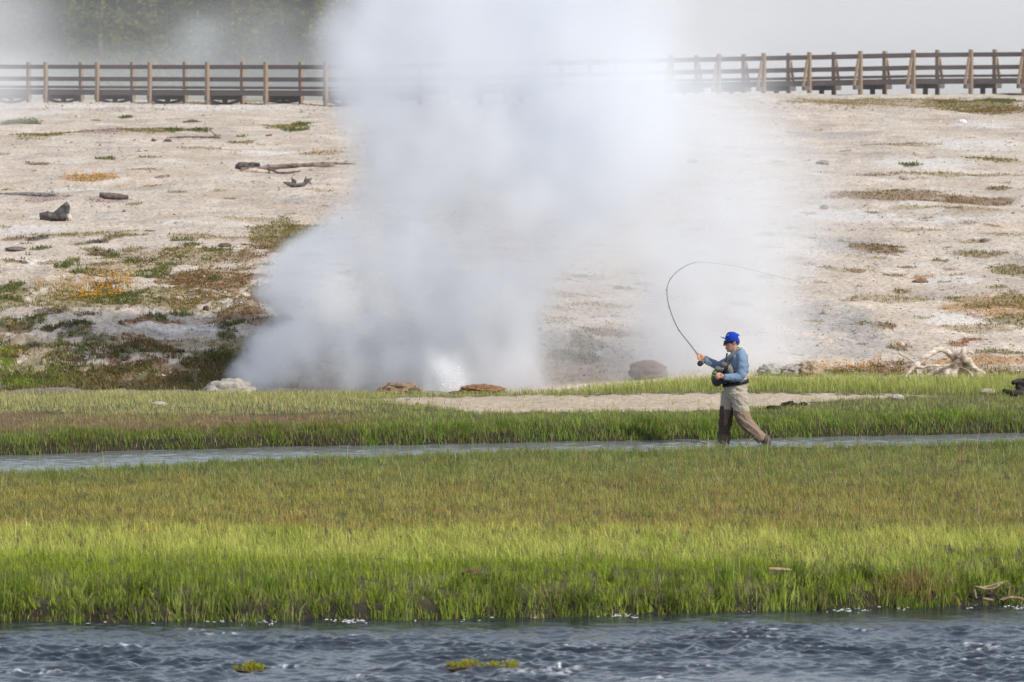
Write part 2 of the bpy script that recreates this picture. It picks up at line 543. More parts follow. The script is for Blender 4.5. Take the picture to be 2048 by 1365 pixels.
PATCH = [
    # left slope
    (415, 572, 105, 24, 'brown'), (350, 585, 60, 10, 'olive'), (560, 465, 70, 26, 'olive'), (545, 492, 55, 14, 'brown'), (600, 480, 60, 30, 'olive'),
    (320, 606, 150, 15, 'olive'), (240, 600, 50, 20, 'green'), (300, 638, 80, 7, 'rust'), (400, 622, 80, 7, 'tan'), (480, 622, 60, 9, 'brown'), (505, 600, 40, 30, 'brown'),
    (290, 688, 70, 15, 'rust'), (250, 676, 50, 9, 'tan'), (330, 700, 50, 8, 'olive'), (430, 712, 75, 16, 'green'), (440, 738, 70, 18, 'dark'), (400, 755, 60, 14, 'green'),
    (250, 752, 130, 18, 'brown'), (270, 768, 160, 12, 'dark'), (215, 750, 60, 16, 'green'), (80, 752, 110, 20, 'lush'), (40, 765, 60, 14, 'lush'), (130, 735, 60, 10, 'green'),
    (65, 645, 28, 14, 'green'), (95, 660, 22, 8, 'green'), (105, 692, 50, 11, 'green'), (140, 670, 34, 9, 'green'), (172, 690, 20, 22, 'green'), (60, 700, 22, 8, 'green'),
    (130, 650, 26, 6, 'green'), (15, 600, 45, 26, 'olive'), (25, 575, 30, 12, 'green'), (10, 650, 25, 14, 'green'), (5, 690, 20, 8, 'green'), (20, 715, 30, 14, 'green'), (170, 650, 22, 7, 'green'),
    (135, 530, 24, 10, 'green'), (160, 545, 22, 7, 'green'), (150, 520, 18, 6, 'olive'), (230, 512, 20, 6, 'green'), (300, 550, 34, 10, 'green'), (330, 535, 30, 7, 'green'), (265, 525, 14, 5, 'green'),
    (285, 520, 40, 9, 'dark'), (340, 510, 34, 12, 'olive'), (380, 492, 22, 4, 'green'), (365, 505, 50, 12, 'olive'), (470, 515, 70, 13, 'brown'), (440, 500, 30, 5, 'green'), (205, 545, 30, 10, 'brown'),
    (370, 560, 60, 12, 'brown'), (210, 570, 50, 8, 'dark'), (185, 500, 30, 5, 'olive'), (265, 500, 30, 6, 'olive'), (190, 590, 70, 14, 'olive'), (120, 580, 60, 14, 'tan'), (195, 483, 22, 5, 'dark'),
    (480, 690, 60, 20, 'olive'), (470, 730, 60, 20, 'green'), (430, 775, 60, 7, 'green'), (325, 725, 20, 8, 'rust'), (150, 720, 40, 6, 'dark'), (235, 722, 30, 8, 'rust'), (285, 732, 40, 9, 'brown'),
    (95, 790, 30, 4, 'dark'),
    (430, 562, 110, 30, 'brown'), (480, 640, 80, 12, 'brown'), (150, 602, 120, 22, 'olive'), (300, 742, 220, 20, 'brown'), (100, 700, 90, 26, 'tan'), (360, 690, 110, 10, 'tan'), (420, 600, 120, 8, 'brown'), (330, 520, 160, 24, 'tan'), (230, 540, 120, 18, 'tan'),
    # left upper flat
    (50, 243, 38, 6, 'green'), (75, 272, 55, 7, 'olive'), (210, 262, 55, 7, 'pink'), (300, 262, 65, 5, 'olive'), (345, 262, 18, 4, 'green'), (392, 262, 26, 4, 'green'), (570, 255, 55, 5, 'olive'),
    (590, 260, 28, 4, 'green'), (600, 250, 20, 3, 'green'), (385, 243, 18, 3, 'green'), (255, 235, 16, 3, 'green'), (210, 318, 22, 3, 'green'), (300, 314, 30, 2, 'olive'), (400, 297, 55, 3, 'tan'),
    (75, 328, 32, 3, 'brown'), (290, 340, 30, 4, 'pink'), (325, 354, 16, 4, 'pink'), (180, 357, 62, 9, 'orange'), (485, 273, 12, 3, 'green'), (480, 285, 28, 3, 'olive'), (85, 396, 45, 10, 'pink'),
    (590, 403, 35, 6, 'grey'), (520, 305, 100, 4, 'white'), (640, 308, 50, 4, 'tan'), (200, 212, 260, 6, 'white'), (470, 216, 160, 6, 'white'), (420, 207, 110, 3, 'tan'), (110, 225, 60, 4, 'white'),
    (150, 470, 120, 4, 'tan'), (250, 470, 50, 4, 'olive'), (420, 475, 90, 5, 'tan'), (30, 500, 22, 5, 'dark'), (100, 525, 60, 8, 'white'), (500, 440, 70, 5, 'tan'), (150, 380, 60, 4, 'white'), (210, 400, 50, 7, 'pink'),
    (60, 460, 100, 10, 'white'), (330, 660, 90, 12, 'white'), (200, 712, 60, 9, 'white'), (420, 655, 60, 8, 'white'),
    # right slope
    (1830, 207, 260, 10, 'tan'), (1960, 214, 100, 15, 'olive'), (1990, 222, 70, 8, 'brown'), (1680, 203, 120, 6, 'tan'), (2000, 203, 40, 5, 'green'), (1900, 203, 40, 5, 'brown'),
    (1780, 392, 150, 11, 'brown'), (1950, 402, 90, 9, 'brown'), (1740, 385, 60, 6, 'tan'), (1825, 331, 24, 5, 'green'), (1995, 378, 28, 4, 'brown'), (1720, 498, 100, 24, 'grey'), (1760, 500, 60, 12, 'brown'),
    (1830, 460, 60, 6, 'tan'), (1945, 483, 40, 5, 'tan'), (1965, 510, 60, 8, 'olive'), (2020, 540, 50, 12, 'olive'), (1990, 612, 110, 28, 'orange'), (2030, 602, 60, 16, 'olive'), (1960, 612, 36, 8, 'olive'),
    (2025, 640, 50, 12, 'olive'), (1935, 600, 60, 8, 'tan'), (1840, 556, 34, 5, 'orange'), (1760, 650, 20, 5, 'olive'), (1725, 649, 20, 5, 'olive'), (1795, 696, 24, 8, 'brown'), (1918, 690, 24, 6, 'rust'),
    (1945, 680, 34, 3, 'rust'), (2000, 703, 60, 6, 'olive'), (1960, 722, 120, 12, 'orange'), (1990, 738, 90, 12, 'tan'), (1740, 742, 70, 14, 'brown'), (1800, 735, 60, 14, 'brown'), (1990, 752, 110, 12, 'olive'),
    (1880, 742, 90, 12, 'tan'), (1650, 745, 60, 7, 'olive'), (1220, 666, 85, 10, 'brown'), (1165, 684, 46, 20, 'olive'), (1140, 712, 44, 14, 'olive'), (1180, 720, 40, 8, 'grey'),
    (1100, 640, 60, 10, 'tan'), (1130, 590, 60, 8, 'tan'), (1200, 610, 70, 6, 'tan'), (1160, 560, 40, 6, 'grey'), (1680, 270, 80, 6, 'wetgrey'), (1560, 300, 80, 5, 'wetgrey'), (1650, 640, 110, 40, 'wetgrey'),
    (1580, 690, 90, 30, 'wetgrey'), (1730, 690, 80, 26, 'wetgrey'), (1720, 660, 60, 30, 'grey'), (1850, 330, 120, 16, 'white'), (1940, 290, 100, 14, 'white'), (1960, 250, 80, 7, 'white'), (1700, 430, 120, 14, 'white'),
    (1860, 440, 90, 8, 'white'), (1900, 560, 70, 10, 'white'), (1800, 600, 80, 8, 'tan'), (1700, 540, 60, 6, 'tan'), (1900, 640, 70, 12, 'white'), (1960, 660, 80, 8, 'tan'), (1900, 350, 160, 5, 'tan'), (1990, 320, 60, 4, 'olive'),
    (1800, 290, 90, 3, 'tan'), (1740, 350, 40, 3, 'pink'), (1650, 345, 30, 3, 'grey'), (1840, 415, 60, 4, 'tan'), (1960, 420, 60, 5, 'tan'), (2010, 470, 50, 4, 'tan'),
]
PW = []
for (cx, cy, rx, ry, ty) in PATCH:
    c = hit(cx, cy, 92)
    up, dn_ = hit(cx, cy - ry, 92), hit(cx, cy + ry, 92)
    RY = max((up.y - dn_.y) / 2, .1)
    yc = (up.y + dn_.y) / 2
    PW.append((c.x, yc, rx / F * yc, RY, ty))
# many small accidental flecks of plants
for i in range(520):
    px = random.uniform(-60, 2110)
    py = random.choice((random.uniform(470, 770), random.uniform(470, 770), random.uniform(215, 470))) if px < 620 else random.triangular(205, 750, 520)
    if 700 < px < 1050:
        continue
    c = hit(px, py, 101)
    low = py > 470 and px < 620
    ty = random.choice(['brown', 'olive', 'green', 'dark', 'green', 'tan'] if low else ['tan', 'brown', 'olive', 'tan', 'grey', 'pink'])
    w = random.uniform(.06, .32) * (1.2 if low else .9)
    PW.append((c.x, c.y, w, w * random.uniform(1.0, 2.2), ty))

def patch_masks(x, y, sel=None):
    """yield (type, mask) for every patch at the points (x, y)"""
    wn = .55 * fbm(x / .55, y / 1.1, 4, 31) + .3 * fbm(x / .12, y / .25, 2, 33)
    for (X, Y, RX, RY, ty) in PW:
        k = np.nonzero((np.abs(x - X) < RX * 1.7) & (np.abs(y - Y) < RY * 1.7))[0]
        if len(k) == 0:
            continue
        r = np.sqrt(((x[k] - X) / RX) ** 2 + ((y[k] - Y) / RY) ** 2)
        m = 1 - sstep(.62, 1.12, r + wn[k])
        yield ty, k, m

PATH_TOP = ([600, 750, 1100, 1400, 1700, 1860, 2000, 2150], [806, 797, 791, 785, 787, 790, 794, 794])
PATH_BOT = ([600, 750, 850, 960, 1300, 1450, 1560, 1700, 1860, 2000, 2150], [804, 803, 813, 827, 825, 822, 815, 800, 794, 793, 793])

def path_mask(x, y, z):
    px, py = proj(x, y, z)
    w = 5 * fbm(x / .5, y / 1.5, 3, 41) + 4 * fbm(x / .15, y / .5, 2, 42)
    m = sstep(0, 3, py + w - np.interp(px, *PATH_TOP)) * sstep(0, 3, np.interp(px, *PATH_BOT) - py - w)
    m2 = np.exp(-((px - 30) / 110) ** 2) * sstep(0, 3, py + w - 790) * sstep(0, 3, 800 - py - w)
    return np.where(px > 610, m, m2)

# ------------------------------------------------------------------ the ground: one sheet to the horizon
rows = np.concatenate([np.arange(8, 59, 2.0), np.arange(59, 66, .06), np.arange(66, 76, .2), np.arange(76, 92, .08), np.arange(92, 112, .055), np.arange(112, 132, .085), np.arange(132, 250, .2),
                       np.arange(250, 300, 1.0), np.geomspace(300, 4500, 50)])
uin = np.linspace(-1, 1, 601)
uout = np.array([1.05, 1.12, 1.25, 1.5, 2, 3, 4.5, 7, 10])
us = np.concatenate([-uout[::-1], uin, uout])
YY, UU = np.meshgrid(rows, us, indexing='ij')
XX = UU * (.097 * YY + 1.2)
gx, gy = XX.ravel(), YY.ravel()
gz = ground_z(gx, gy)
base = np.array([.53, .445, .36])
big = fbm(gx / 4.0, gy / 9.0, 3, 21)
med = fbm(gx / .9, gy / 2.2, 4, 22)
fine = fbm(gx / .16, gy / .4, 3, 23)
gc = base[None, :] * (1 + .16 * big + .22 * med + .20 * fine)[:, None]
gc = gc * (1 + .22 * fbm(gx / 7, gy / 2.4, 3, 29))[:, None]
tanm = sstep(.05, .5, fbm(gx / 2.5, gy / 5, 3, 24))[:, None]
gc = gc * (1 - .55 * tanm) + .55 * tanm * np.array([.45, .345, .25])
whm = sstep(.15, .45, fbm(gx / 1.8, gy / 4, 4, 25))[:, None]
gc = gc * (1 - .55 * whm) + .55 * whm * np.array([.66, .59, .51])
grm = sstep(.18, .5, fbm(gx / 1.5, gy / 3.5, 4, 26))[:, None]
gc = gc * (1 - .55 * grm) + .55 * grm * np.array([.34, .30, .265])
spk = sstep(.30, .45, n2(gx / .09, gy / .30, 27))[:, None] * sstep(100, 106, gy)[:, None]
gc = gc * (1 - .28 * spk)
for ty, k, m in patch_masks(gx, gy):
    a = (m * (.8 if ty not in ('white', 'wetgrey', 'grey') else .55))[:, None]
    gc[k] = gc[k] * (1 - a) + a * np.array(TYPES[ty][0]) * (1 + .3 * fine[k])[:, None]
# moist meadow soil under the grass, the bare path, the dark soil band of the left bank
soil = (1 - sstep(96.5, 100.5, gy + .8 * med))[:, None]
sc_ = np.array([.085, .075, .035]) * (1 + .4 * med + .3 * fine)[:, None]
gc = gc * (1 - soil) + soil * sc_
pm = (path_mask(gx, gy, gz) * (gy > 90) * (gy < 100))[:, None]
gc = gc * (1 - pm) + pm * np.array([.45, .36, .26]) * (1 + .15 * med + .25 * fine)[:, None]
gpx, gpy = proj(gx, gy, gz)
dk = (sstep(826, 832, gpy + 6 * med) * (1 - sstep(852, 860, gpy + 6 * med)) * (1 - sstep(560, 900, gpx + 80 * med)) * (gy > 86) * (gy < 97))[:, None]
gc = gc * (1 - dk) + dk * np.array([.16, .10, .055]) * (1 + .5 * fine)[:, None]
chn = (np.exp(-((gy - 102.8) / 1.3) ** 2) * (1 - sstep(-2.5, .5, gx)))[:, None]
gc = gc * (1 - .85 * chn) + .85 * chn * np.array([.06, .055, .05])
far_g = sstep(252, 290, gy)[:, None]
gc = gc * (1 - far_g) + far_g * (np.array([.34, .33, .25]) * (1 + .3 * fbm(gx / 12, gy / 60, 3, 28))[:, None])
mud_shade = np.maximum((1 - sstep(.15, .5, gy - d_shore(gx))) * (gy < 66), (1 - sstep(.1, .45, gy - d_far(gx))) * (gy > 83) * (gy < 96))[:, None]  # wet mud plus the bank undercut's shade, put into the ground colour
gc = gc * (1 - mud_shade) + mud_shade * np.array([.030, .024, .015]) * (1 + .4 * fine)[:, None]
nr, nc = YY.shape
idx = np.arange(nr * nc).reshape(nr, nc)
quads = np.stack([idx[:-1, :-1], idx[:-1, 1:], idx[1:, 1:], idx[1:, :-1]], -1).reshape(-1, 4)
ground = link('ground', np_mesh('ground', np.stack([gx, gy, gz], 1), quads, None, np.clip(gc, .01, .8), True), M_GROUND)
props(ground, kind='structure')

# ------------------------------------------------------------------ water
def mat_water(name, base, foam=True, scale=24, bump=.3, rough=.07):
    m, nt, b = mat_base(name)
    b.inputs['Roughness'].default_value = rough
    b.inputs['IOR'].default_value = 1.33
    n = noise_node(nt, scale, 3, .55)
    bn = nt.nodes.new('ShaderNodeBump')
    bn.inputs['Strength'].default_value = bump
    bn.inputs['Distance'].default_value = .02
    nt.links.new(n.outputs[0], bn.inputs['Height'])
    nt.links.new(bn.outputs[0], b.inputs['Normal'])
    b.inputs['Base Color'].default_value = (*base, 1)
    if foam:
        a = nt.nodes.new('ShaderNodeAttribute')
        a.attribute_name = 'Col'
        nt.links.new(a.outputs['Color'], b.inputs['Base Color'])
        r = ramp(nt, a.outputs['Fac'], [(.1, (.06,) * 3), (.5, (.6,) * 3)])
        nt.links.new(r.outputs[0], b.inputs['Roughness'])
    return m

wy = np.concatenate([np.arange(10, 52, 1.0), np.arange(52, 65.4, .022)])
wxin = np.linspace(-7.2, 7.2, 620)
wxo = np.array([7.4, 8, 9, 11, 14, 20, 30, 60])
wxs = np.concatenate([-wxo[::-1], wxin, wxo])
WY, WX = np.meshgrid(wy, wxs, indexing='ij')
wx, wyv = WX.ravel(), WY.ravel()
calm = (1 - .75 * sstep(60.3, 61.3, wyv - .10 * wx + .3 * fbm(wx / 1.2, wyv / .8, 2, 52))) * (1 - .65 * np.exp(-((wx - 2.6) / 1.6) ** 2 - ((wyv - 56.0) / .7) ** 2))
calm = calm * (.55 + .7 * sstep(-.3, .4, fbm(wx / 2.2, wyv / 1.6, 2, 53)))
q = .35 * fbm(wx / 1.1, wyv / .9, 2, 54)
h1 = 1 - np.abs(n2(wx / .50 + q, wyv / .46, 55)) * 1.5
h2 = 1 - np.abs(n2(wx / .21 + q, wyv / .19, 56)) * 1.5
h3 = n2(wx / .10, wyv / .09, 57)
wz = calm * (.062 * (h1 - .55) + .022 * (h2 - .55) + .006 * h3) + .02 * fbm(wx / 2, wyv / 2, 2, 58) * calm
foamm = np.zeros_like(wz)
for fx, fy, rx, ry in ((1085, 1352, 70, 5), (1120, 1340, 40, 3), (1970, 1301, 34, 4), (1935, 1296, 30, 2), (560, 1338, 44, 2), (60, 1350, 90, 3), (1300, 1360, 70, 3), (740, 1360, 60, 3), (440, 1272, 40, 1.5), (380, 1262, 26, 1.2), (700, 1276, 30, 1.2), (1390, 1338, 60, 2), (1500, 1250, 50, 1.2), (1700, 1262, 40, 1.2), (250, 1300, 50, 1.5), (1180, 1300, 50, 1.5)):
    p = at(fx, fy, F * CAMZ / (fy - 120))
    k = np.exp(-((wx - p.x) / (rx / F * p.y)) ** 2 - ((wyv - p.y) / (ry / F * p.y * 9)) ** 2)
    foamm += k * sstep(-.05, .35, fbm(wx / .09, wyv / .16, 4, 59))
    wz += k * .018 * (h2 + .6 * h3)
crest = sstep(.03, .05, wz) * sstep(.0, .4, fbm(wx / .08, wyv / .14, 3, 60)) * .7
foamm = np.clip(foamm * 1.1 + crest, 0, 1)[:, None]
wc = (1 - foamm) * np.array([.016, .024, .034]) + foamm * np.array([.62, .64, .66])
r_, c_ = WY.shape
idx = np.arange(r_ * c_).reshape(r_, c_)
quads = np.stack([idx[:-1, :-1], idx[:-1, 1:], idx[1:, 1:], idx[1:, :-1]], -1).reshape(-1, 4)
river = link('river', np_mesh('river', np.stack([wx, wyv, wz], 1), quads, None, wc, True), mat_water('river_water', (.012, .018, .022)))
props(river, kind='structure')

sy = np.arange(74, 94, .07)
sxs = np.concatenate([[-40, -20, -14], np.linspace(-10.5, 10.5, 420), [14, 20, 40]])
SY, SX = np.meshgrid(sy, sxs, indexing='ij')
sx, syv = SX.ravel(), SY.ravel()
sz = .06 + .012 * fbm(sx / .7, syv / .4, 3, 61) + .011 * n2(sx / .22, syv / .2, 62)
for fx in (1447, 1530):
    fp = at(fx, 884, 89.3)
    rr0 = np.sqrt((sx - fp.x) ** 2 + (syv - fp.y) ** 2)
    sz += .022 * np.exp(-rr0 / .45) * np.sin(rr0 * 30) * sstep(.02, .12, rr0)
r_, c_ = SY.shape
idx = np.arange(r_ * c_).reshape(r_, c_)
quads = np.stack([idx[:-1, :-1], idx[:-1, 1:], idx[1:, 1:], idx[1:, :-1]], -1).reshape(-1, 4)
stream = link('stream', np_mesh('stream', np.stack([sx, syv, sz], 1), quads, None, None, True), mat_water('stream_water', (.15, .16, .16), False, 7, .6, .16))
props(stream, kind='structure')

# ------------------------------------------------------------------ blades of grass
def blades(name, x, y, z, h, w, col, lean=.35, mat=None, label=None, cat='grass', parent=None, base=(0, 0, 0), wind=(-.10, 0)):
    n = len(x)
    ang = rs.rand(n) * np.pi
    ca, sa = np.cos(ang) * w / 2, np.sin(ang) * w / 2
    la = rs.rand(n) * 2 * np.pi
    lm = np.abs(rs.randn(n)) * lean * h
    lx, ly = np.cos(la) * lm + wind[0] * h, np.sin(la) * lm + wind[1] * h
    V = np.empty((n, 5, 3), np.float32)
    P = np.stack([x, y, z], 1)
    S = np.stack([ca, sa, np.zeros(n)], 1)
    Lv = np.stack([lx, ly, np.zeros(n)], 1)
    U = np.stack([np.zeros(n), np.zeros(n), h], 1)
    V[:, 0] = P - S - U * .04
    V[:, 1] = P + S - U * .04
    V[:, 2] = P - S * .75 + U * .55 + Lv * .32
    V[:, 3] = P + S * .75 + U * .55 + Lv * .32
    V[:, 4] = P + U * (1 - .25 * (lm / np.maximum(h, 1e-3))[:, None] ** 2) + Lv
    V -= np.array(base, np.float32)
    i0 = (np.arange(n) * 5)[:, None]
    C = np.repeat(np.clip(col, .005, .9)[:, None, :], 5, 1).reshape(-1, 3)
    me = np_mesh(name, V.reshape(-1, 3), i0 + np.array([0, 1, 3, 2]), i0 + np.array([2, 3, 4]), C)
    o = link(name, me, mat or M_GRASS, parent, base if parent is None else None)
    if label:
        props(o, label, cat, None, 'stuff')
    return o

def pick(cols, n, jit=.18):
    c = np.array(cols)[rs.randint(0, len(cols), n)]
    return c * (1 + jit * rs.randn(n))[:, None]

def fan(n, y0, y1, mar=1.0):
    y = np.sqrt(rs.rand(n) * ((y1 + 10) ** 2 - (y0 + 10) ** 2) + (y0 + 10) ** 2) - 10
    x = (rs.rand(n) * 2 - 1) * (.092 * y + mar)
    return x, y

def mixc(a, b, t):
    return a * (1 - t[:, None]) + np.asarray(b) * t[:, None]

# --- the meadow between the river and the stream
N = 560000
x, y = fan(N, 61, 88.5)
s1, s2 = y - d_shore(x), d_near(x) - y
cl = fbm(x / .15, y / .22, 2, 76)
keep = (s1 > -.02) & (s2 > -.25) & (cl > -.16 + .10 * rs.randn(N))
x, y, s1, s2, cl = x[keep], y[keep], s1[keep], s2[keep], cl[keep]
n = len(x)
st = fbm(x / 3.5, y / .9, 3, 71)
st2 = fbm(x / 1.3, y / .6, 3, 72)
st3 = fbm(x / .35, y / .35, 2, 77)
bank = np.array([.34, .42, .055])
light = np.array([.52, .54, .14])
olive = np.array([.39, .385, .115])
red = np.array([.42, .315, .12])
dkg = np.array([.25, .30, .10])
yj = y + 1.5 * st + .7 * st2
c = np.repeat(bank[None], n, 0)
c = mixc(c, [.13, .17, .04], sstep(0, .3, st2 + .5 * st3) * (1 - sstep(1.5, 3, s1)) * .7)
c = mixc(c, light, sstep(63.9, 65.6, yj))
c = mixc(c, olive, sstep(67.8, 69.6, yj))
c = mixc(c, red, sstep(68.2, 69.5, yj) * (1 - sstep(71, 73.5, yj)) * .5 * sstep(-.1, .5, st + st3))
c = mixc(c, [.34, .33, .10], np.exp(-((yj - 74.3) / .6) ** 2) * .7 * sstep(-3, 2, x))
c = mixc(c, [.31, .335, .115], sstep(74, 78, yj))
c = mixc(c, dkg, sstep(77.0, 79.5, yj - np.interp(x, _xn, _dn) + 80.5))
st5 = fbm(x / .9, y / .45, 3, 79)
c = mixc(c, c * np.array([.72, .80, .55]), sstep(.05, .4, st5))
c = mixc(c, c * np.array([1.12, .92, .85]), sstep(.05, .4, -st5) * sstep(66, 69, yj))
c = c * (1 + .34 * st2 + .3 * st3 + .26 * rs.randn(n))[:, None]
dead = rs.rand(n) < (.05 + .09 * sstep(68, 70, yj) * (1 - sstep(76, 79, yj)))
c[dead] = pick([(.42, .31, .15), (.34, .22, .11), (.30, .17, .09)], dead.sum())
h = .085 * (1 + .36 * rs.randn(n)) * (1 + .45 * st3 + .35 * st2 + 1.1 * cl) + .025 * np.exp(-(s1 / .9) ** 2)
h *= 1 - .45 * (1 - sstep(.6, 2.0, s1)) * sstep(-.15, .3, fbm(x / .45, y / .4, 2, 70))
h *= 1 - .22 * sstep(67, 70, yj) + .12 * sstep(64, 66, yj) * (1 - sstep(68, 70, yj))
h = np.clip(h, .05, .5)
w = rs.uniform(.0045, .0085, n) * (1 + .5 * np.exp(-(s1 / 1.0) ** 2))
blades('meadow_grass', x, y, ground_z(x, y), h, w, c, .55, label='wide green and olive meadow grass between the river and the stream')

# --- tall bright sedge at the river's edge
xs_, ys_, hs_, ws_, cs_ = [], [], [], [], []
for i in range(260):
    cx = rs.uniform(-7, 7.3)
    cyy = float(d_shore(np.array([cx]))[0]) + rs.uniform(-.06, .9) ** 1.0
    k = rs.randint(8, 40)
    sp = rs.uniform(.03, .12)
    xs_.append(cx + rs.randn(k) * sp); ys_.append(cyy + rs.randn(k) * sp)
    hh = rs.uniform(.08, .24)
    hs_.append(hh * (1 + .2 * rs.randn(k))); ws_.append(rs.uniform(.010, .017, k))
    cs_.append(pick([(.26, .33, .06), (.34, .39, .09), (.18, .25, .045), (.34, .34, .13), (.13, .17, .035)], 1) * (1 + .15 * rs.randn(k))[:, None])
x, y = np.concatenate(xs_), np.concatenate(ys_)
blades('sedge', x, y, np.maximum(ground_z(x, y), -.02), np.clip(np.concatenate(hs_), .08, .6), np.concatenate(ws_), np.concatenate(cs_), .40, label='tall bright green sedge along the near river edge', wind=(.04, 0))

# --- dry stalks standing above the meadow
n = 900
x, y = fan(n, 66, 83)
k = (d_near(x) - y > .3) & (rs.rand(n) < .35 + .65 * sstep(-2, 5, x))
x, y = x[k], y[k]
n = len(x)
blades('dry_stalks', x, y, ground_z(x, y), rs.uniform(.3, .62, n), rs.uniform(.005, .009, n), pick([(.50, .40, .22), (.42, .30, .15), (.36, .22, .12)], n), .5, label='thin dry tan stalks standing above the meadow grass', wind=(.12, 0))

# --- far bank of the stream
N = 230000
x, y = fan(N, 85.5, 100.6)
z = ground_z(x, y)
s3 = y - d_far(x)
px, py = proj(x, y, z)
pmk = path_mask(x, y, z)
st = fbm(x / 2.2, y / 1.1, 3, 81)
st2 = fbm(x / .7, y / .5, 3, 82)
st3 = fbm(x / .25, y / .3, 2, 83)
left = 1 - sstep(560, 900, px + 120 * st)
dkb = sstep(824, 832, py + 8 * st2) * (1 - sstep(852, 862, py + 8 * st2)) * left * sstep(-.25, .2, st + .7 * st2)
strip = sstep(0, 6, np.interp(px, *PATH_TOP) - py)
hole = sstep(.22, .5, st2) * (1 - strip) * sstep(.8, 1.6, s3) * .8
endy = 98.6 + .5 * st + 1.2 * sstep(.5, 4.5, x)
keep = (s3 > -.05) & (rs.rand(N) > pmk * (1 - .5 * sstep(.22, .5, st2 + .4 * st3))) & (rs.rand(N) > dkb * .66) & (rs.rand(N) > hole) & (y < endy + .25 * rs.randn(N))
keep &= rs.rand(N) < (.42 + .58 * np.exp(-(s3 / 1.2) ** 2) + .4 * strip)
x, y, z, s3, px, py, st, st2, st3, left, dkb, strip = [a[keep] for a in (x, y, z, s3, px, py, st, st2, st3, left, dkb, strip)]
n = len(x)
c = np.repeat(np.array([[.27, .34, .075]]), n, 0)
c = mixc(c, [.32, .34, .12], sstep(.8, 2.0, s3) * .8)
c = mixc(c, [.32, .27, .11], sstep(.0, .5, st2) * .6 * left)
c = mixc(c, [.30, .19, .09], left * sstep(848, 854, py) * (1 - sstep(868, 876, py)) * sstep(-.2, .4, st + .3 * st3) * .75)
c = mixc(c, [.44, .47, .14], strip * (1 - left))
c = mixc(c, [.46, .46, .19], (1 - sstep(826, 836, py)) * left)
c = mixc(c, [.24, .165, .075], dkb * .8)
c = c * (1 + .32 * st2 + .3 * st3 + .24 * rs.randn(n))[:, None]
dead = rs.rand(n) < .07 + .1 * left
c[dead] = pick([(.45, .34, .18), (.36, .25, .12)], dead.sum())
h = .07 * (1 + .6 * st3 + .4 * st2) + .04 * np.exp(-(s3 / .7) ** 2) * (1 - .45 * left) + strip * (.03 + .10 * sstep(1020, 1300, px))
h = np.clip(h * (1 + .25 * rs.randn(n)), .03, .5)
blades('bank_grass', x, y, z, h, rs.uniform(.006, .012, n), c, .5, label='green and straw grass on the far bank beside the sandy path')

# --- lush clumps hanging over the stream's far edge
xs_, ys_, hs_, cs_ = [], [], [], []
for i in range(330):
    cx = rs.uniform(-8.6, 9.3)
    cyy = float(d_far(np.array([cx]))[0]) + rs.uniform(-.05, .5)
    k = rs.randint(10, 36)
    xs_.append(cx + rs.randn(k) * .09); ys_.append(cyy + rs.randn(k) * .07)
    lf = cx < -2.6
    hh = rs.uniform(.08, .18) if lf and rs.rand() < .6 else rs.uniform(.09, .20)
    hs_.append(hh * (1 + .2 * rs.randn(k)))
    cs_.append(pick([(.19, .30, .04), (.24, .34, .06), (.12, .19, .03), (.26, .26, .08)] if not lf else [(.16, .22, .05), (.2, .27, .05), (.17, .13, .06)], 1) * (1 + .15 * rs.randn(k))[:, None])
x, y = np.concatenate(xs_), np.concatenate(ys_)
n = len(x)
blades('lush_clumps', x, y, np.maximum(ground_z(x, y), .05), np.clip(np.concatenate(hs_) * .72, .04, .4), rs.uniform(.007, .014, n), np.concatenate(cs_), .42, label='lush green tufts overhanging the far edge of the stream')

# --- low plants of the slope
xs_, ys_, hs_, ws_, cs_ = [], [], [], [], []
for (X, Y, RX, RY, ty) in PW:
    _, cols, bh, den = TYPES[ty]
    if not den:
        continue
    n = int(min(math.pi * RX * RY * den * (1.0 if Y < 135 else .45), 9000)) + 4
    a, r = rs.rand(n) * 2 * np.pi, np.sqrt(rs.rand(n)) * 1.25
    x, y = X + np.cos(a) * r * RX, Y + np.sin(a) * r * RY
    wn = .55 * fbm(x / .55, y / 1.1, 4, 31) + .3 * fbm(x / .12, y / .25, 2, 33)
    cl = fbm(x / .16, y / .3, 2, 35)
    k = (1 - sstep(.62, 1.12, r + wn) > rs.rand(n)) & (cl > -.12)
    x, y, cl = x[k], y[k], cl[k]
    n = len(x)
    xs_.append(x); ys_.append(y)
    hs_.append(bh * rs.uniform(.5, 1.5, n) * (1 + .8 * cl))
    ws_.append(rs.uniform(.012, .026, n) * (1.0 if Y < 150 else 1.6))
    cs_.append(pick(cols, n, .2) * (1 + .4 * cl)[:, None])
x, y = np.concatenate(xs_), np.concatenate(ys_)
blades('ground_cover', x, y, ground_z(x, y), np.clip(np.concatenate(hs_) * .7, .008, .2), np.concatenate(ws_), np.concatenate(cs_), .95, label='low brown, olive and green plants patching the pale slope', cat='plants')

# --- dark and lush foot of the left cutbank
n = 26000
x = rs.uniform(-11, -3.9, n)
y = 103.6 + rs.rand(n) * 3.2
k = fbm(x / .6, y / .9, 3, 91) + .35 * (1 - (y - 103.6) / 2.2) > 0
x, y = x[k], y[k]
n = len(x)
st = fbm(x / .8, y / .6, 2, 92)
c = mixc(pick([(.19, .17, .07), (.23, .16, .075), (.13, .13, .05), (.28, .20, .10)], n), [.28, .33, .07], (1 - sstep(-8.9, -7.6, x)) * sstep(-.3, .3, st))
blades('cutbank_plants', x, y, ground_z(x, y), rs.uniform(.03, .11, n) * (1 + .5 * st), rs.uniform(.012, .024, n), c, .8, label='dark green growth on the cut bank at the foot of the slope, left of the steam', cat='plants')

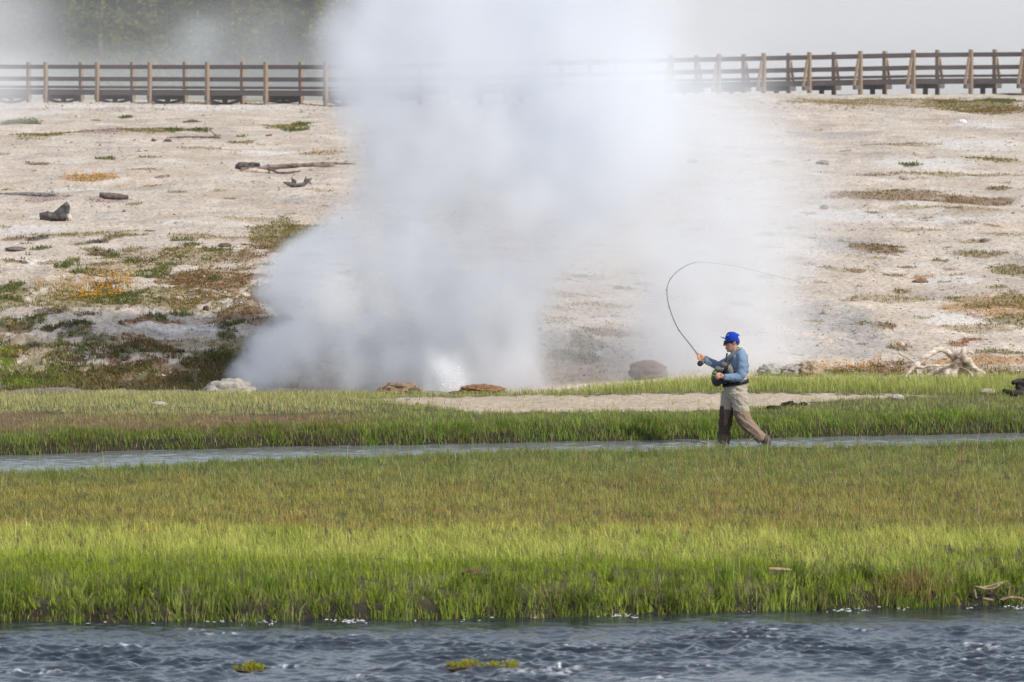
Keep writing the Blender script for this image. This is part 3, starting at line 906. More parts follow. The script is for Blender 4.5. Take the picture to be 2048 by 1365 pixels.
# --- yellow flowers
FL = [(180, 578, 105, 26, 520), (245, 562, 32, 10, 110), (120, 575, 60, 8, 90), (195, 590, 55, 14, 200), (130, 600, 50, 12, 50), (20, 650, 18, 14, 26), (20, 715, 24, 16, 40), (180, 357, 58, 8, 210), (470, 308, 16, 4, 30),
      (640, 306, 45, 4, 70), (270, 378, 45, 2, 30), (100, 640, 60, 20, 12), (180, 466, 70, 5, 12), (205, 700, 20, 6, 8), (1660, 742, 70, 7, 190), (1725, 738, 30, 8, 60), (1795, 699, 20, 8, 50), (1755, 724, 9, 6, 20),
      (1230, 672, 26, 8, 18), (1945, 726, 60, 6, 10), (420, 740, 90, 20, 10), (1900, 700, 20, 5, 8)]
V, Q, C = [], [], []
vs, hs2 = [], []
for (cx, cy, rx, ry, m) in FL:
    for i in range(m):
        a, r = random.random() * 6.283, math.sqrt(random.random())
        p = hit(cx + math.cos(a) * r * rx, cy + math.sin(a) * r * ry, 96)
        if n2(np.array([p.x / .35]), np.array([p.y / .6]), 95)[0] < -.18:
            continue
        s = random.uniform(.010, .020) * (1 if p.y < 135 else 1.25)
        hh = random.uniform(.05, .16)
        cc = random.choice([(.85, .40, .01), (.80, .32, .01), (.85, .48, .02), (.7, .26, .01)])
        b = len(V)
        t1, t2 = random.uniform(-.6, .6), random.uniform(-.6, .6)
        for k in range(5):
            an = k * 1.2566
            V.append((p.x + math.cos(an) * s, p.y + math.sin(an) * s, p.z + hh + (math.cos(an) * t1 + math.sin(an) * t2) * s))
            C.append(cc)
        V.append((p.x, p.y, p.z + hh + s * .8)); C.append((.6, .22, .01))
        for k in range(5):
            Q.append((b + k, b + (k + 1) % 5, b + 5))
        V += [(p.x - .003, p.y, p.z), (p.x + .003, p.y, p.z), (p.x, p.y, p.z + hh)]
        C += [(.12, .16, .04)] * 3
        Q.append((b + 6, b + 7, b + 8))
o = link('wildflowers', np_mesh('wildflowers', V, None, Q, np.array(C)), M_FLOWER)
props(o, 'orange yellow wildflowers dotting the pale slope and its foot', 'flowers', None, 'stuff')

# --- loose sinter gravel
n = 17000
py_ = np.concatenate([rs.uniform(203, 222, 2600), rs.uniform(205, 755, n - 2600)])
px_ = rs.uniform(-40, 2090, n)
ys = np.geomspace(100, 247, 900)
tab = {}
gxy = []
for c0 in np.linspace(-60, 2110, 60):
    a, _ = ray(c0, 500)
    zz = ground_z(a * ys, ys)
    _, pyy = proj(a * ys, ys, zz)
    pyy = np.minimum.accumulate(pyy)
    tab[c0] = (pyy[::-1], ys[::-1])
keys = np.array(sorted(tab))
for i in range(n):
    k = keys[np.argmin(abs(keys - px_[i]))]
    yv = np.interp(py_[i], *tab[k])
    gxy.append((ray(px_[i], py_[i])[0] * yv, yv))
gxy = np.array(gxy)
x, y = gxy[:, 0], gxy[:, 1]
k = (x > 1.2) | (x < -1.5) | (y > 106)
x, y = x[k], y[k]
n = len(x)
z = ground_z(x, y)
s = np.exp(rs.randn(n) * .45) * .017 * (1 + .6 * sstep(140, 240, y))
O = np.array([(1, 0, 0), (-.5, .87, 0), (-.5, -.87, 0), (0, 0, .75), (0, 0, -.4)])
an = rs.rand(n) * 6.28
Vx = np.empty((n, 5, 3))
for j in range(5):
    jit = 1 + .35 * rs.randn(n)
    ox, oy = O[j, 0] * np.cos(an) - O[j, 1] * np.sin(an), O[j, 0] * np.sin(an) + O[j, 1] * np.cos(an)
    Vx[:, j] = np.stack([x + ox * s * jit, y + oy * s * jit, z + O[j, 2] * s * jit], 1)
i0 = (np.arange(n) * 5)[:, None, None]
T = i0 + np.array([(0, 1, 3), (1, 2, 3), (2, 0, 3), (1, 0, 4), (2, 1, 4), (0, 2, 4)])[None]
cc = pick([(.58, .51, .44), (.46, .39, .32), (.34, .29, .24), (.62, .56, .49), (.28, .2, .14), (.2, .15, .11)], n, .12)
o = link('gravel', np_mesh('gravel', Vx.reshape(-1, 3), None, T.reshape(-1, 3), np.repeat(np.clip(cc, .05, .8), 5, 0)), M_STONE)
props(o, 'loose pale gravel scattered over the sinter slope', 'gravel', None, 'stuff')

# --- foam flecks along the near bank
V, Q = [], []
for i in range(700):
    xx = random.uniform(-6.8, 7.0)
    if n2(np.array([xx / .5]), np.array([2.2]), 97)[0] + random.gauss(0, .12) < .24:
        continue
    dd = float(d_shore(np.array([xx]))[0])
    yy = dd - abs(random.gauss(.05, .16)) - (.25 * random.random() if random.random() < .4 else 0)
    a, b_ = random.uniform(.006, .028), random.uniform(.01, .04)
    k = len(V)
    for j in range(7):
        an = j * 6.283 / 7
        rr = random.uniform(.7, 1.2)
        V.append((xx + math.cos(an) * a * rr, yy + math.sin(an) * b_ * rr, .004))
    V.append((xx, yy, random.uniform(.005, .012)))
    for j in range(7):
        Q.append((k + j, k + (j + 1) % 7, k + 7))
o = link('foam', np_mesh('foam', V, None, Q, np.full((len(V), 3), .7), True), mat_attr('foam', .7, 40, .85, 1.1, .2, .01))
props(o, 'white foam flecks drifting along the near river edge', 'foam', None, 'stuff')

# ------------------------------------------------------------------ boardwalk
bw = empty('boardwalk', at(418, 207, 246), 'long weathered timber boardwalk with two railed sides along the top of the slope', 'boardwalk')
BWB = Vector(bw.location)
near_px = [-118, -10, 95, 198, 303, 418, 535, 655, 775, 900, 1015, 1125, 1235, 1345, 1440, 1530, 1621, 1723, 1829, 1944, 2050, 2160]
near_d = [254.2, 252.0, 249.9, 247.9, 245.9, 243.8, 241.8, 239.8, 238.4, 239.5, 241.0, 242.8, 244.6, 246.0, 244.8, 243.6, 242.4, 241.1, 239.7, 238.3, 236.9, 235.5]
deck_z = np.interp(near_px, [-118, 655, 1000, 1345, 1829, 2160], [4.80, 4.80, 4.92, 5.10, 5.31, 5.36])
NP, FP = [], []
for i, (p, d) in enumerate(zip(near_px, near_d)):
    q = at(p, 150, d)
    th = np.interp(p, [655, 1345], [43, 33])
    off = Vector((math.sin(math.radians(th)), math.cos(math.radians(th)), 0)) * 1.9
    NP.append(Vector((q.x, q.y, deck_z[i])))
    FP.append(Vector((q.x, q.y, deck_z[i])) + off)

def bpart(name, mb, mat, bev=.012):
    return mb.build(name, mat, bw, BWB, smooth=False, bevel=bev)
Zv = Vector((0, 0, 1))
gzp = lambda p: float(ground_z(p.x, p.y))
mb = MB()
for i in range(len(NP) - 1):
    a, b, c, d = NP[i], NP[i + 1], FP[i + 1], FP[i]
    t = (b - a)
    for k in range(16):                                   # planks across the walk
        f0, f1 = (k + .04) / 16, (k + .96) / 16
        v = [a.lerp(b, f0), a.lerp(b, f1), d.lerp(c, f1), d.lerp(c, f0)]
        V = [p - Zv * .045 for p in v] + [p.copy() for p in v]
        mb.add(V, [(3, 2, 1, 0), (4, 5, 6, 7), (0, 1, 5, 4), (1, 2, 6, 5), (2, 3, 7, 6), (3, 0, 4, 7)])
bpart('deck', mb, M_BOARD, None)
for L, side in ((NP, -1), (FP, 1)):
    for i in range(len(L)):
        p = L[i]
        n = (FP[i] - NP[i]).normalized() * side
        base_z = gzp(p + n * .1) - .3
        mb = MB()
        q = p + n * .10
        mb.beam(Vector((q.x, q.y, base_z)), Vector((q.x, q.y, p.z + 1.21)), .155, .155, up=n)
        bpart('post', mb, M_POST)
        if near_px[i] >= 1345:                            # outrigger and sloping brace outside every post of the right half
            mb = MB()
            mb.beam(p + n * .62 - Zv * .27, p + n * .27 + Zv * .86, .11, .09, up=n)
            bpart('brace', mb, M_POST)
        if i == len(L) - 1:
            continue
        r = L[i + 1]
        nn = n
        for z0 in (.99, .46):
            mb = MB()
            e = (r - p).normalized() * .004
            mb.beam(p + Zv * z0 - nn * .012 + e, r + Zv * z0 - nn * .012 - e, .05, .18)
            bpart('rail', mb, M_BOARD, .008)
        mb = MB()
        mb.beam(p + Zv * .10 - nn * .06, r + Zv * .10 - nn * .06, .09, .11)
        bpart('kerb_board', mb, M_BOARD, .008)
        mb = MB()
        mb.beam(p - Zv * .14 - nn * .03, r - Zv * .14 - nn * .03, .08, .185)
        bpart('joist', mb, M_BOARD, .008)
for i in range(len(NP)):
    a, b = NP[i], FP[i]
    n = (b - a).normalized()
    right = near_px[i] >= 1345
    ext = .62 if right else .22
    mb = MB()
    mb.beam(a - n * ext - Zv * .33, b + n * ext - Zv * .33, .15, .19)
    bpart('cap_beam', mb, M_BOARD)
    m = (a + b) / 2
    mb = MB()
    mb.beam(Vector((m.x, m.y, gzp(m) - .3)), m - Zv * .42, .17, .17, up=n)
    bpart('pile', mb, M_BOARD)
    if near_px[i] < 700:
        mb = MB()
        f = Vector((m.x, m.y, gzp(m) + .03))
        mb.beam(f + Vector((0, -.12, 0)), a - Zv * .42 + Vector((0, -.12, -.02)), .05, .12)
        mb.beam(f + Vector((0, -.12, 0)), b - Zv * .42 + Vector((0, -.12, -.02)), .05, .12)
        bpart('cross_brace', mb, M_BOARD)

# ------------------------------------------------------------------ rocks, mounds and clods
def rock(name, px, py, wpx, hpx, col, label, cat='rock', depth=None, seed=0, rough=.25, y0=92, sink=.25, col2=None, sub=4, group=None, d=None, freq=3.0):
    c = hit(px, py, y0) if d is None else Vector((at(px, py, d).x, d, float(ground_z(at(px, py, d).x, d))))
    w, h = wpx / F * c.y / 2, hpx / F * c.y
    dp = depth or w
    bm = bmesh.new()
    bmesh.ops.create_icosphere(bm, subdivisions=sub, radius=1)
    P = np.array([v.co for v in bm.verts])
    nz = fbm3(P[:, 0] * freq * .5 + seed * 3.1, P[:, 1] * freq * .5, P[:, 2] * freq * .5, 4, seed)
    nz2 = fbm3(P[:, 0] * freq * 2 + seed, P[:, 1] * freq * 2, P[:, 2] * freq * 2, 3, seed + 9)
    P = P * (1 + rough * nz * 1.6 + rough * .45 * nz2)[:, None]
    top = h / (1 + sink)
    P = P * np.array([w, dp, (h + h * sink) / 2])
    P[:, 2] += h - P[:, 2].max()
    for v, p in zip(bm.verts, P):
        v.co = p
    me = bpy.data.meshes.new(name)
    bm.to_mesh(me)
    bm.free()
    t = np.clip(.5 + 1.3 * nz2 + .5 * nz, 0, 1)[:, None]
    cc = np.array(col) * (1 - t) + np.array(col2 if col2 is not None else np.array(col) * 1.5) * t
    ca = me.color_attributes.new('Col', 'FLOAT_COLOR', 'POINT')
    ca.data.foreach_set('color', np.c_[np.clip(cc, .005, .85), np.ones(len(cc))].astype(np.float32).ravel())
    me.polygons.foreach_set('use_smooth', np.ones(len(me.polygons), bool))
    o = link(name, me, M_STONE, None, c)
    o.rotation_euler.z = 0
    return props(o, label, cat, group)

rock('mound', 800, 783, 84, 28, (.15, .09, .05), 'rounded brown mound left of the white spray, at the steam base', 'mound', .35, 1, .26, sub=5, freq=4.5, d=100.4, col2=(.33, .23, .15))
rock('rock', 828, 783, 26, 16, (.09, .08, .05), 'small dark rock against the right foot of the rounded brown mound', 'rock', .1, 12, .15, d=99.9)
rock('crust', 965, 782, 92, 23, (.13, .07, .035), 'rugged rust brown crust of rock right of the white spray', 'rock', .35, 2, .28, d=100.4, col2=(.30, .17, .08), sub=5, freq=6)
rock('crust', 915, 783, 40, 9, (.12, .07, .04), 'thin low brown crust joining the rugged rock to the spray', 'rock', .2, 3, .3, d=100.3, freq=5)
rock('rock', 866, 783, 66, 10, (.20, .18, .14), 'flat grey rock slab between the two brown mounds', 'rock', .2, 4, .12, d=100.2, col2=(.3, .27, .2))
rock('boulder', 458, 786, 108, 38, (.25, .225, .19), 'big smooth white boulder at the left foot of the steam', 'boulder', .5, 5, .3, d=102.2, col2=(.42, .385, .33), freq=4)
rock('mound', 1296, 760, 76, 36, (.12, .08, .06), 'dark brown mound half veiled by steam, left of the angler', 'mound', .5, 6, .2, d=103.4, col2=(.20, .135, .10), freq=5)
rock('rock', 1546, 752, 60, 26, (.28, .255, .22), 'white crusted rock behind the angler, leftmost of the row', 'rock', .3, 7, .3, d=102.6, col2=(.50, .47, .42), freq=7)
rock('rock', 1590, 750, 56, 27, (.24, .20, .165), 'white streaked rock in the middle of the row behind the angler', 'rock', .3, 8, .32, d=102.4, col2=(.48, .44, .38), freq=7)
rock('rock', 1622, 750, 50, 34, (.22, .15, .09), 'brown crusty rock at the right end of the row behind the angler', 'rock', .3, 9, .34, d=102.3, col2=(.48, .38, .27), freq=5)
rock('rock', 1521, 771, 22, 8, (.38, .32, .25), 'small pale stone at the grass edge right of the angler', 'stone', .08, 21, .2, y0=93)
rock('rock', 1795, 800, 26, 12, (.36, .31, .26), 'pale pointed stone in the grass below the driftwood root', 'stone', .1, 22, .2, y0=92)
rock('rock', 1975, 789, 34, 12, (.34, .29, .23), 'low tan stone left of the black stump', 'stone', .12, 23, .2, y0=92)
rock('dung_clod', 1546, 819, 30, 8, (.018, .014, .012), 'flat black dung clod, nearest to the angler, on the path edge', 'dung', .13, 24, .35, y0=92)
rock('dung_clod', 1578, 813, 32, 11, (.02, .015, .012), 'big lumpy black dung clod in the middle of the three', 'dung', .13, 25, .4, y0=92)
rock('dung_clod', 1607, 811, 16, 7, (.02, .015, .012), 'small black dung clod, rightmost of the three by the path', 'dung', .07, 26, .35, y0=92)
rock('soil_clod', 1588, 1138, 34, 22, (.05, .028, .015), 'dark brown clod of earth in the green bank beside a bleached stick', 'clod', .07, 27, .4, y0=60, d=63.9, col2=(.13, .075, .04))
rock('soil_clod', 945, 1172, 44, 14, (.08, .05, .025), 'low brown clod of dead grass in the middle of the near bank', 'clod', .1, 28, .4, d=63.2, col2=(.16, .10, .05))
rock('rock', 1645, 329, 26, 9, (.17, .15, .14), 'grey rock high on the right slope above a smaller round one', 'rock', .2, 31, .3, y0=101)
rock('rock', 1648, 418, 16, 9, (.13, .12, .11), 'small round dark grey rock in the middle of the right slope', 'rock', .12, 32, .2, y0=101)
rock('rock', 1841, 566, 32, 9, (.16, .10, .06), 'small brown lump on the pale slope above the driftwood root', 'rock', .12, 33, .3, y0=101)
rock('rock', 1925, 246, 16, 7, (.62, .60, .56), 'small white rock below the grassy rim at the right', 'rock', .15, 34, .25, y0=101)
rock('rock', 32, 501, 40, 8, (.14, .12, .11), 'flat dark grey rock on the pale ground at the left edge', 'rock', .25, 35, .35, y0=101)
rock('rock', 412, 621, 12, 10, (.08, .055, .045), 'small dark lump beside rusty plants on the left slope', 'rock', .06, 36, .3, y0=101)
rock('rock', 450, 494, 26, 8, (.12, .08, .06), 'brown lump at the upper edge of the plants, left of the steam', 'rock', .12, 37, .35, y0=101)
rock('rock', 1968, 485, 18, 8, (.14, .10, .08), 'dark brown stone far up the slope at the right edge', 'rock', .1, 38, .3, y0=101)
rock('rock', 1385, 326, 22, 8, (.17, .16, .15), 'faint grey rock high on the slope at the right edge of the steam', 'rock', .2, 39, .3, y0=101)
rock('rock', 318, 813, 30, 10, (.34, .30, .26), 'pale lump in the straw grass of the far left bank', 'stone', .1, 40, .3, y0=88)

def mossy(px, py, w, h, seed, label):
    d = F * CAMZ / (py - PYH)
    c = at(px, py, d)
    o = rock('mossy_rock', px, py, w, h * .55, (.05, .035, .02), label, 'rock', .16, seed, .25, d=d, col2=(.14, .10, .05))
    o.location = (c.x, d, -.02)
    n = int(w * 14)
    a, r = rs.rand(n) * 6.283, np.sqrt(rs.rand(n))
    W = w / F * d / 2
    x, y = c.x + np.cos(a) * r * W * .92, d + np.sin(a) * r * .13
    keep = fbm(x / .12, y / .2, 2, seed) > -.15
    x, y = x[keep], y[keep]
    n = len(x)
    rr = np.clip(np.sqrt(((x - c.x) / W) ** 2 + ((y - d) / .16) ** 2), 0, 1)
    z = h / F * d * .45 * np.sqrt(1 - rr ** 2 * .95) - .03
    m = blades('moss', x, y, z, rs.uniform(.02, .075, n) * (1 + .8 * fbm(x / .15, y / .3, 2, seed + 1)), rs.uniform(.008, .014, n), pick([(.42, .42, .05), (.33, .36, .04), (.50, .44, .08), (.20, .20, .03)], n), .6, parent=o, base=(c.x, d, -.02))
    m['kind'] = 'stuff'
mossy(960, 1341, 165, 26, 51, 'low rock with bright yellow green moss breaking the river surface')
mossy(502, 1342, 76, 12, 52, 'smaller mossy rock barely above the river, left of the bright mossy one')

# ------------------------------------------------------------------ driftwood
def wood_col(W, pale=(.52, .43, .36), dark=(.16, .09, .06), f=9.0, seed=1, bias=0.0):
    a = fbm3(W[:, 0] * f, W[:, 1] * f, W[:, 2] * f * .5, 3, seed)
    t = np.clip(.35 + bias + .9 * a, 0, 1)[:, None]
    return np.array(pale) * (1 - t) + np.array(dark) * t

def zoomed(ox, oy, sc, d, fx=0):
    def P(x, y, dy=0.0):
        return at(ox + x / sc, oy + y / sc, d + dy)
    return P, d / F / sc

P, k = zoomed(1780, 660, 7.582, 99.6)
mb = MB()
def T(pts, rad, seg=9):
    mb.tube([P(*p) for p in pts], [r * k * 1.14 for r in rad], seg)
T([(330, 565, -.1), (420, 520, -.15), (520, 430, -.15), (640, 340, -.1), (760, 298, -.05), (860, 335, 0), (940, 400, .05), (1010, 480, .05)], [38, 42, 46, 46, 40, 38, 45, 55])
T([(420, 525, -.2), (345, 585, -.25), (270, 660, -.3), (215, 775, -.3)], [38, 30, 24, 16])
T([(400, 560, -.1), (260, 650, -.1), (100, 765, -.1)], [30, 24, 14])
T([(380, 505, 0), (300, 450, .05), (200, 390, .1), (118, 322, .1)], [18, 17, 15, 11])
T([(390, 530, .1), (260, 540, .1), (150, 560, .12)], [16, 11, 8])
T([(360, 570, -.25), (480, 572, -.28), (640, 545, -.28), (800, 550, -.22), (940, 520, -.15), (1020, 490, -.05)], [18, 24, 21, 20, 28, 45])
T([(985, 370, .05), (1010, 440, .05), (1020, 520, .03), (1040, 600, 0)], [45, 75, 80, 50])
T([(1015, 420, -.1), (1000, 335, -.1)], [26, 5])
T([(1050, 420, -.05), (1045, 350, -.05)], [20, 5])
T([(1080, 460, 0), (1108, 350, 0), (1122, 300, 0), (1150, 245, 0)], [48, 44, 36, 7])
T([(1120, 370, .05), (1205, 292, .05)], [22, 7])
T([(1140, 355, .1), (1210, 335, .1), (1272, 360, .1)], [26, 24, 10])
T([(1075, 470, 0), (1180, 455, .03), (1240, 540, .06), (1310, 600, .1), (1420, 650, .14), (1472, 665, .16)], [48, 48, 42, 36, 26, 10])
T([(1190, 460, .1), (1255, 450, .15)], [22, 10])
T([(1090, 540, .15), (1220, 600, .15), (1340, 690, .15), (1460, 775, .15)], [60, 62, 52, 26])
T([(1040, 640, .25), (1150, 700, .22), (1270, 785, .2)], [40, 46, 30])
T([(1070, 570, -.15), (1200, 630, -.25), (1250, 700, -.3), (1302, 785, -.3)], [15, 15, 14, 11])
T([(1010, 560, -.1), (975, 640, -.15), (970, 710, -.2), (990, 790, -.2)], [46, 48, 42, 32])
T([(910, 570, -.05), (860, 640, -.1), (865, 720, -.15), (870, 800, -.15)], [60, 60, 44, 30])
T([(880, 600, .1), (730, 620, .15), (620, 680, .2), (500, 740, .2)], [50, 44, 36, 18])
T([(400, 590, .05), (420, 660, .05), (410, 780, .05)], [30, 26, 20])
T([(440, 600, .1), (470, 660, .1), (505, 770, .1)], [16, 16, 10])
T([(560, 650, .3), (620, 620, .3), (680, 640, .3)], [14, 22, 14])
bs = P(1010, 780)
def rootcol(W):
    c = wood_col(W, (.74, .63, .53), (.32, .19, .13), 8, 3, -.18)
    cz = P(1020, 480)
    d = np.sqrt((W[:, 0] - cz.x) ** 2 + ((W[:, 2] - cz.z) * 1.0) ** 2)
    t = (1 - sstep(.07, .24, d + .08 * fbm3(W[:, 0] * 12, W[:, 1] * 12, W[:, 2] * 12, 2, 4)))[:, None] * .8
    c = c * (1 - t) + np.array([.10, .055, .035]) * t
    return c
o = mb.build('driftwood_root', M_WOODA, None, bs, voxel=.018, disp=.03, dscale=lambda W: W * np.array([9, 9, 5]), colf=rootcol)
o.location = bs
props(o, 'huge bleached driftwood root with spreading arched limbs at the foot of the slope', 'driftwood')

P, k = zoomed(1780, 660, 7.582, 96.0)
mb = MB()
T([(1850, 835, -.1), (1870, 800, -.1), (1930, 785, -.05), (2000, 800, 0), (2120, 830, 0)], [14, 30, 34, 55, 60])
T([(1845, 830, -.1), (1880, 855, -.1)], [12, 4])
T([(1920, 800, 0), (1905, 768, 0)], [16, 5])
T([(1930, 800, 0), (1970, 880, 0), (2000, 960, 0)], [34, 60, 80])
T([(1700, 915, -.1), (1800, 935, -.12), (1900, 960, -.1), (2060, 970, 0)], [16, 34, 40, 60])
T([(2010, 860, .1), (2100, 930, .1), (2140, 1060, .1)], [90, 150, 170])
T([(1990, 980, 0), (1940, 1050, -.05), (1890, 1085, -.1)], [60, 50, 20])
T([(1590, 1080, 0), (1592, 1005, 0)], [10, 6])
T([(1720, 1080, -.1), (1718, 1020, -.1)], [12, 6])
T([(1560, 1090, 0), (1700, 1080, 0), (1900, 1090, 0), (2100, 1100, 0)], [12, 22, 30, 30])
bs = P(2000, 1090)
o = mb.build('burnt_stump', M_WOODA, None, bs, voxel=.016, disp=.035, dscale=14.0, colf=lambda W: wood_col(W, (.07, .06, .05), (.012, .010, .009), 10, 5, .1))
o.location = bs
props(o, 'charred black stump with a hooked snag at the right edge of the picture', 'stump')

cl = hit(575, 347, 101)
P, k = zoomed(440, 300, 7.314, cl.y)
root = empty('fallen_log', cl, 'long fallen log with a blackened end lying high on the left slope', 'log')
mb = MB()
T([(300, 300, .05), (430, 290, .02), (560, 285, 0), (800, 252, 0), (1100, 235, .1), (1450, 205, .3), (1720, 200, .5), (2010, 200, .7)], [40, 40, 38, 34, 28, 26, 18, 10])
T([(1050, 230, .1), (1052, 190, .1)], [12, 6]); T([(700, 250, 0), (705, 205, 0)], [14, 6]); T([(1500, 205, .3), (1515, 165, .3)], [14, 6])
T([(1380, 230, .2), (1550, 245, .3), (1700, 235, .4)], [18, 14, 8])
mb.build('trunk', M_WOODA, root, cl, voxel=.022, disp=.03, dscale=lambda W: W * np.array([3, 8, 10]), colf=lambda W: wood_col(W, (.33, .27, .23), (.10, .065, .05), 7, 6, .2))
mb = MB()
T([(262, 285, .1), (285, 235, .1), (420, 230, .12), (585, 215, .12)], [38, 48, 42, 28])
mb.build('burnt_end', M_WOODA, root, cl, voxel=.022, disp=.03, dscale=10.0, colf=lambda W: wood_col(W, (.13, .12, .115), (.03, .028, .026), 9, 7, .1))['label'] = 'blackened end of the log'
mb = MB()
T([(300, 352, -.1), (400, 322, -.12), (470, 300, -.12), (600, 315, -.1), (735, 325, -.05)], [24, 32, 30, 34, 16])
mb.build('root', M_WOODA, root, cl, voxel=.02, disp=.02, dscale=10.0, colf=lambda W: wood_col(W, (.60, .52, .44), (.36, .22, .15), 7, 8, -.1))['label'] = 'pale bleached root curling under the log'
mb = MB()
T([(700, 280, -.05), (790, 305, -.2), (850, 335, -.3), (1000, 335, -.35), (1185, 310, -.3)], [16, 16, 14, 16, 10])
mb.build('branch', M_WOODA, root, cl, voxel=.016, disp=.02, dscale=12.0, colf=lambda W: wood_col(W, (.22, .16, .12), (.10, .06, .045), 9, 9, .1))

def snag(name, ox, oy, sc, base, tubes, label, pale, dark, voxel=.02, bias=.1, cat='driftwood'):
    global mb, P, k
    c = hit(ox + base[0] / sc, oy + base[1] / sc, 101)
    P, k = zoomed(ox, oy, sc, c.y)
    mb = MB()
    for pts, rad in tubes:
        T(pts, rad)
    o = mb.build(name, M_WOODA, None, c, voxel=voxel, disp=voxel * 1.4, dscale=11.0, colf=lambda W: wood_col(W, pale, dark, 9, int(ox) % 17, bias))
    o.location = c
    return props(o, label, cat)
snag('snag', 440, 300, 7.314, (1150, 545), [([(925, 475, 0), (1000, 500, 0), (1050, 520, 0), (1045, 545, 0)], [8, 26, 28, 16]), ([(1050, 510, 0), (1090, 470, 0), (1060, 435, 0), (1040, 400, 0)], [28, 30, 18, 5]),
      ([(1060, 525, -.1), (1180, 515, -.1), (1240, 490, -.05), (1300, 440, 0), (1340, 430, 0)], [26, 24, 26, 26, 10]), ([(1240, 470, 0), (1262, 385, .05)], [18, 4]), ([(1290, 450, 0), (1340, 510, 0)], [20, 10])],
     'gnarled grey snag with two upturned ends below the fallen log', (.28, .25, .21), (.04, .033, .03), voxel=.014, bias=.2)
snag('stump', 0, 360, 6.0235, (650, 500), [([(478, 440, 0), (560, 435, 0), (680, 445, 0), (800, 450, 0)], [40, 46, 48, 50]), ([(480, 470, 0), (640, 475, 0), (800, 480, 0)], [30, 30, 34]),
      ([(690, 425, 0), (750, 370, 0), (790, 310, 0), (802, 262, 0)], [50, 48, 34, 5]), ([(800, 400, 0), (825, 330, 0), (825, 285, 0)], [28, 18, 5]), ([(570, 400, 0), (575, 370, 0)], [16, 8])],
     'splintered dark stump with a raised spike on the pale left slope', (.17, .155, .15), (.03, .027, .025), voxel=.014, bias=.25, cat='stump')
snag('stump', 0, 360, 6.0235, (830, 495), [([(810, 420, -.05), (830, 450, -.05), (838, 490, -.05)], [22, 34, 24])], 'pale right end of the splintered stump, sunlit brightness put into its colour', (.66, .60, .52), (.45, .36, .27), bias=-.2, cat='wood chunk')  # stump's sunlit right base, its brightness painted as a pale colour
snag('log', 0, 360, 6.0235, (1380, 240), [([(1195, 180, 0), (1300, 195, 0), (1450, 205, 0), (1550, 210, 0)], [26, 38, 32, 18]), ([(1480, 265, -.3), (1600, 262, -.3), (1690, 268, -.3)], [14, 18, 6])], 'weathered brown log lying above the splintered stump', (.20, .165, .15), (.06, .045, .04), voxel=.016, cat='log')
snag('log', 0, 360, 6.0235, (500, 200), [([(-40, 175, 0), (200, 172, 0), (480, 178, 0), (680, 180, 0)], [14, 22, 24, 14])], 'half buried grey log fading into mist at the left edge', (.26, .23, .22), (.14, .12, .115), cat='log')
snag('branch', 0, 0, 2.926, (1130, 808), [([(970, 806, 0), (1100, 802, 0), (1290, 806, 0)], [4, 6, 7]), ([(1275, 800, 0), (1200, 740, .2)], [5, 2]), ([(1250, 795, 0), (1300, 790, 0)], [6, 4])], 'thin grey branch lying flat under the left boardwalk', (.3, .24, .21), (.12, .085, .07), .03, cat='branch')
snag('wood_chunk', 0, 0, 2.926, (790, 825), [([(775, 822, 0), (800, 818, 0)], [5, 4])], 'tiny dark wood chunk, leftmost of three below the left boardwalk', (.2, .15, .13), (.08, .06, .05), .03, cat='wood chunk')
snag('wood_chunk', 0, 0, 2.926, (900, 830), [([(880, 826, 0), (900, 820, 0), (918, 828, 0)], [5, 8, 4])], 'dark wood chunk in the middle of three below the left boardwalk', (.2, .15, .13), (.08, .06, .05), .03, cat='wood chunk')
snag('wood_chunk', 0, 0, 2.926, (980, 832), [([(952, 830, 0), (985, 820, 0), (1010, 832, 0)], [4, 8, 4])], 'jagged wood chunk, rightmost of three below the left boardwalk', (.2, .15, .13), (.08, .06, .05), .03, cat='wood chunk')
snag('wood_chunk', 0, 0, 2.926, (1575, 798), [([(1550, 796, 0), (1595, 792, 0)], [5, 6])], 'dark wood chunk on the pale ground above the fallen log', (.2, .14, .12), (.08, .06, .05), .03, cat='wood chunk')
snag('wood_chunk', 1300, 60, 2.738, (1395, 822), [([(1365, 806, 0), (1400, 808, 0), (1420, 812, 0)], [10, 14, 10]), ([(1415, 805, 0), (1420, 785, 0)], [7, 3]), ([(1430, 812, 0), (1550, 815, 0)], [4, 2])], 'small pale stump piece alone on the upper right slope', (.52, .46, .42), (.3, .23, .2), .03, -.1, 'wood chunk')

# sticks on the near bank
c = at(1562, 1139, 63.6)
mb = MB()
mb.tube([at(1538, 1138, 63.6), at(1562, 1139, 63.6), at(1585, 1141, 63.6)], [.017, .018, .012], 8)
o = mb.build('stick', M_WOODA, None, c, voxel=.006, colf=lambda W: wood_col(W, (.55, .42, .24), (.36, .25, .13), 20, 1, -.1))
o.location = c
props(o, 'short bleached stick lying in the green bank grass', 'stick')
P, k = zoomed(1024, 900, 2.0, 63.5)
mb = MB()
c = P(1920, 605)
T([(1850, 545, 0), (1890, 556, 0), (1930, 552, 0), (1970, 530, .05), (1990, 536, .05), (1988, 570, 0), (1978, 605, 0)], [4, 5, 4.5, 4, 4, 4, 3])
T([(1852, 550, 0), (1900, 548, .05), (1960, 528, .05)], [5, 5, 4])
T([(1850, 560, 0), (1858, 600, 0)], [5, 4])
T([(1950, 600, -.1), (2010, 590, -.1), (2060, 604, -.1)], [5, 6, 5])
T([(1880, 595, -.1), (1930, 602, -.1)], [5, 5])
o = mb.build('driftwood', M_WOODA, None, c, voxel=.012, disp=.012, dscale=20.0, colf=lambda W: wood_col(W, (.40, .30, .18), (.18, .12, .07), 16, 2, 0))
o.location = c
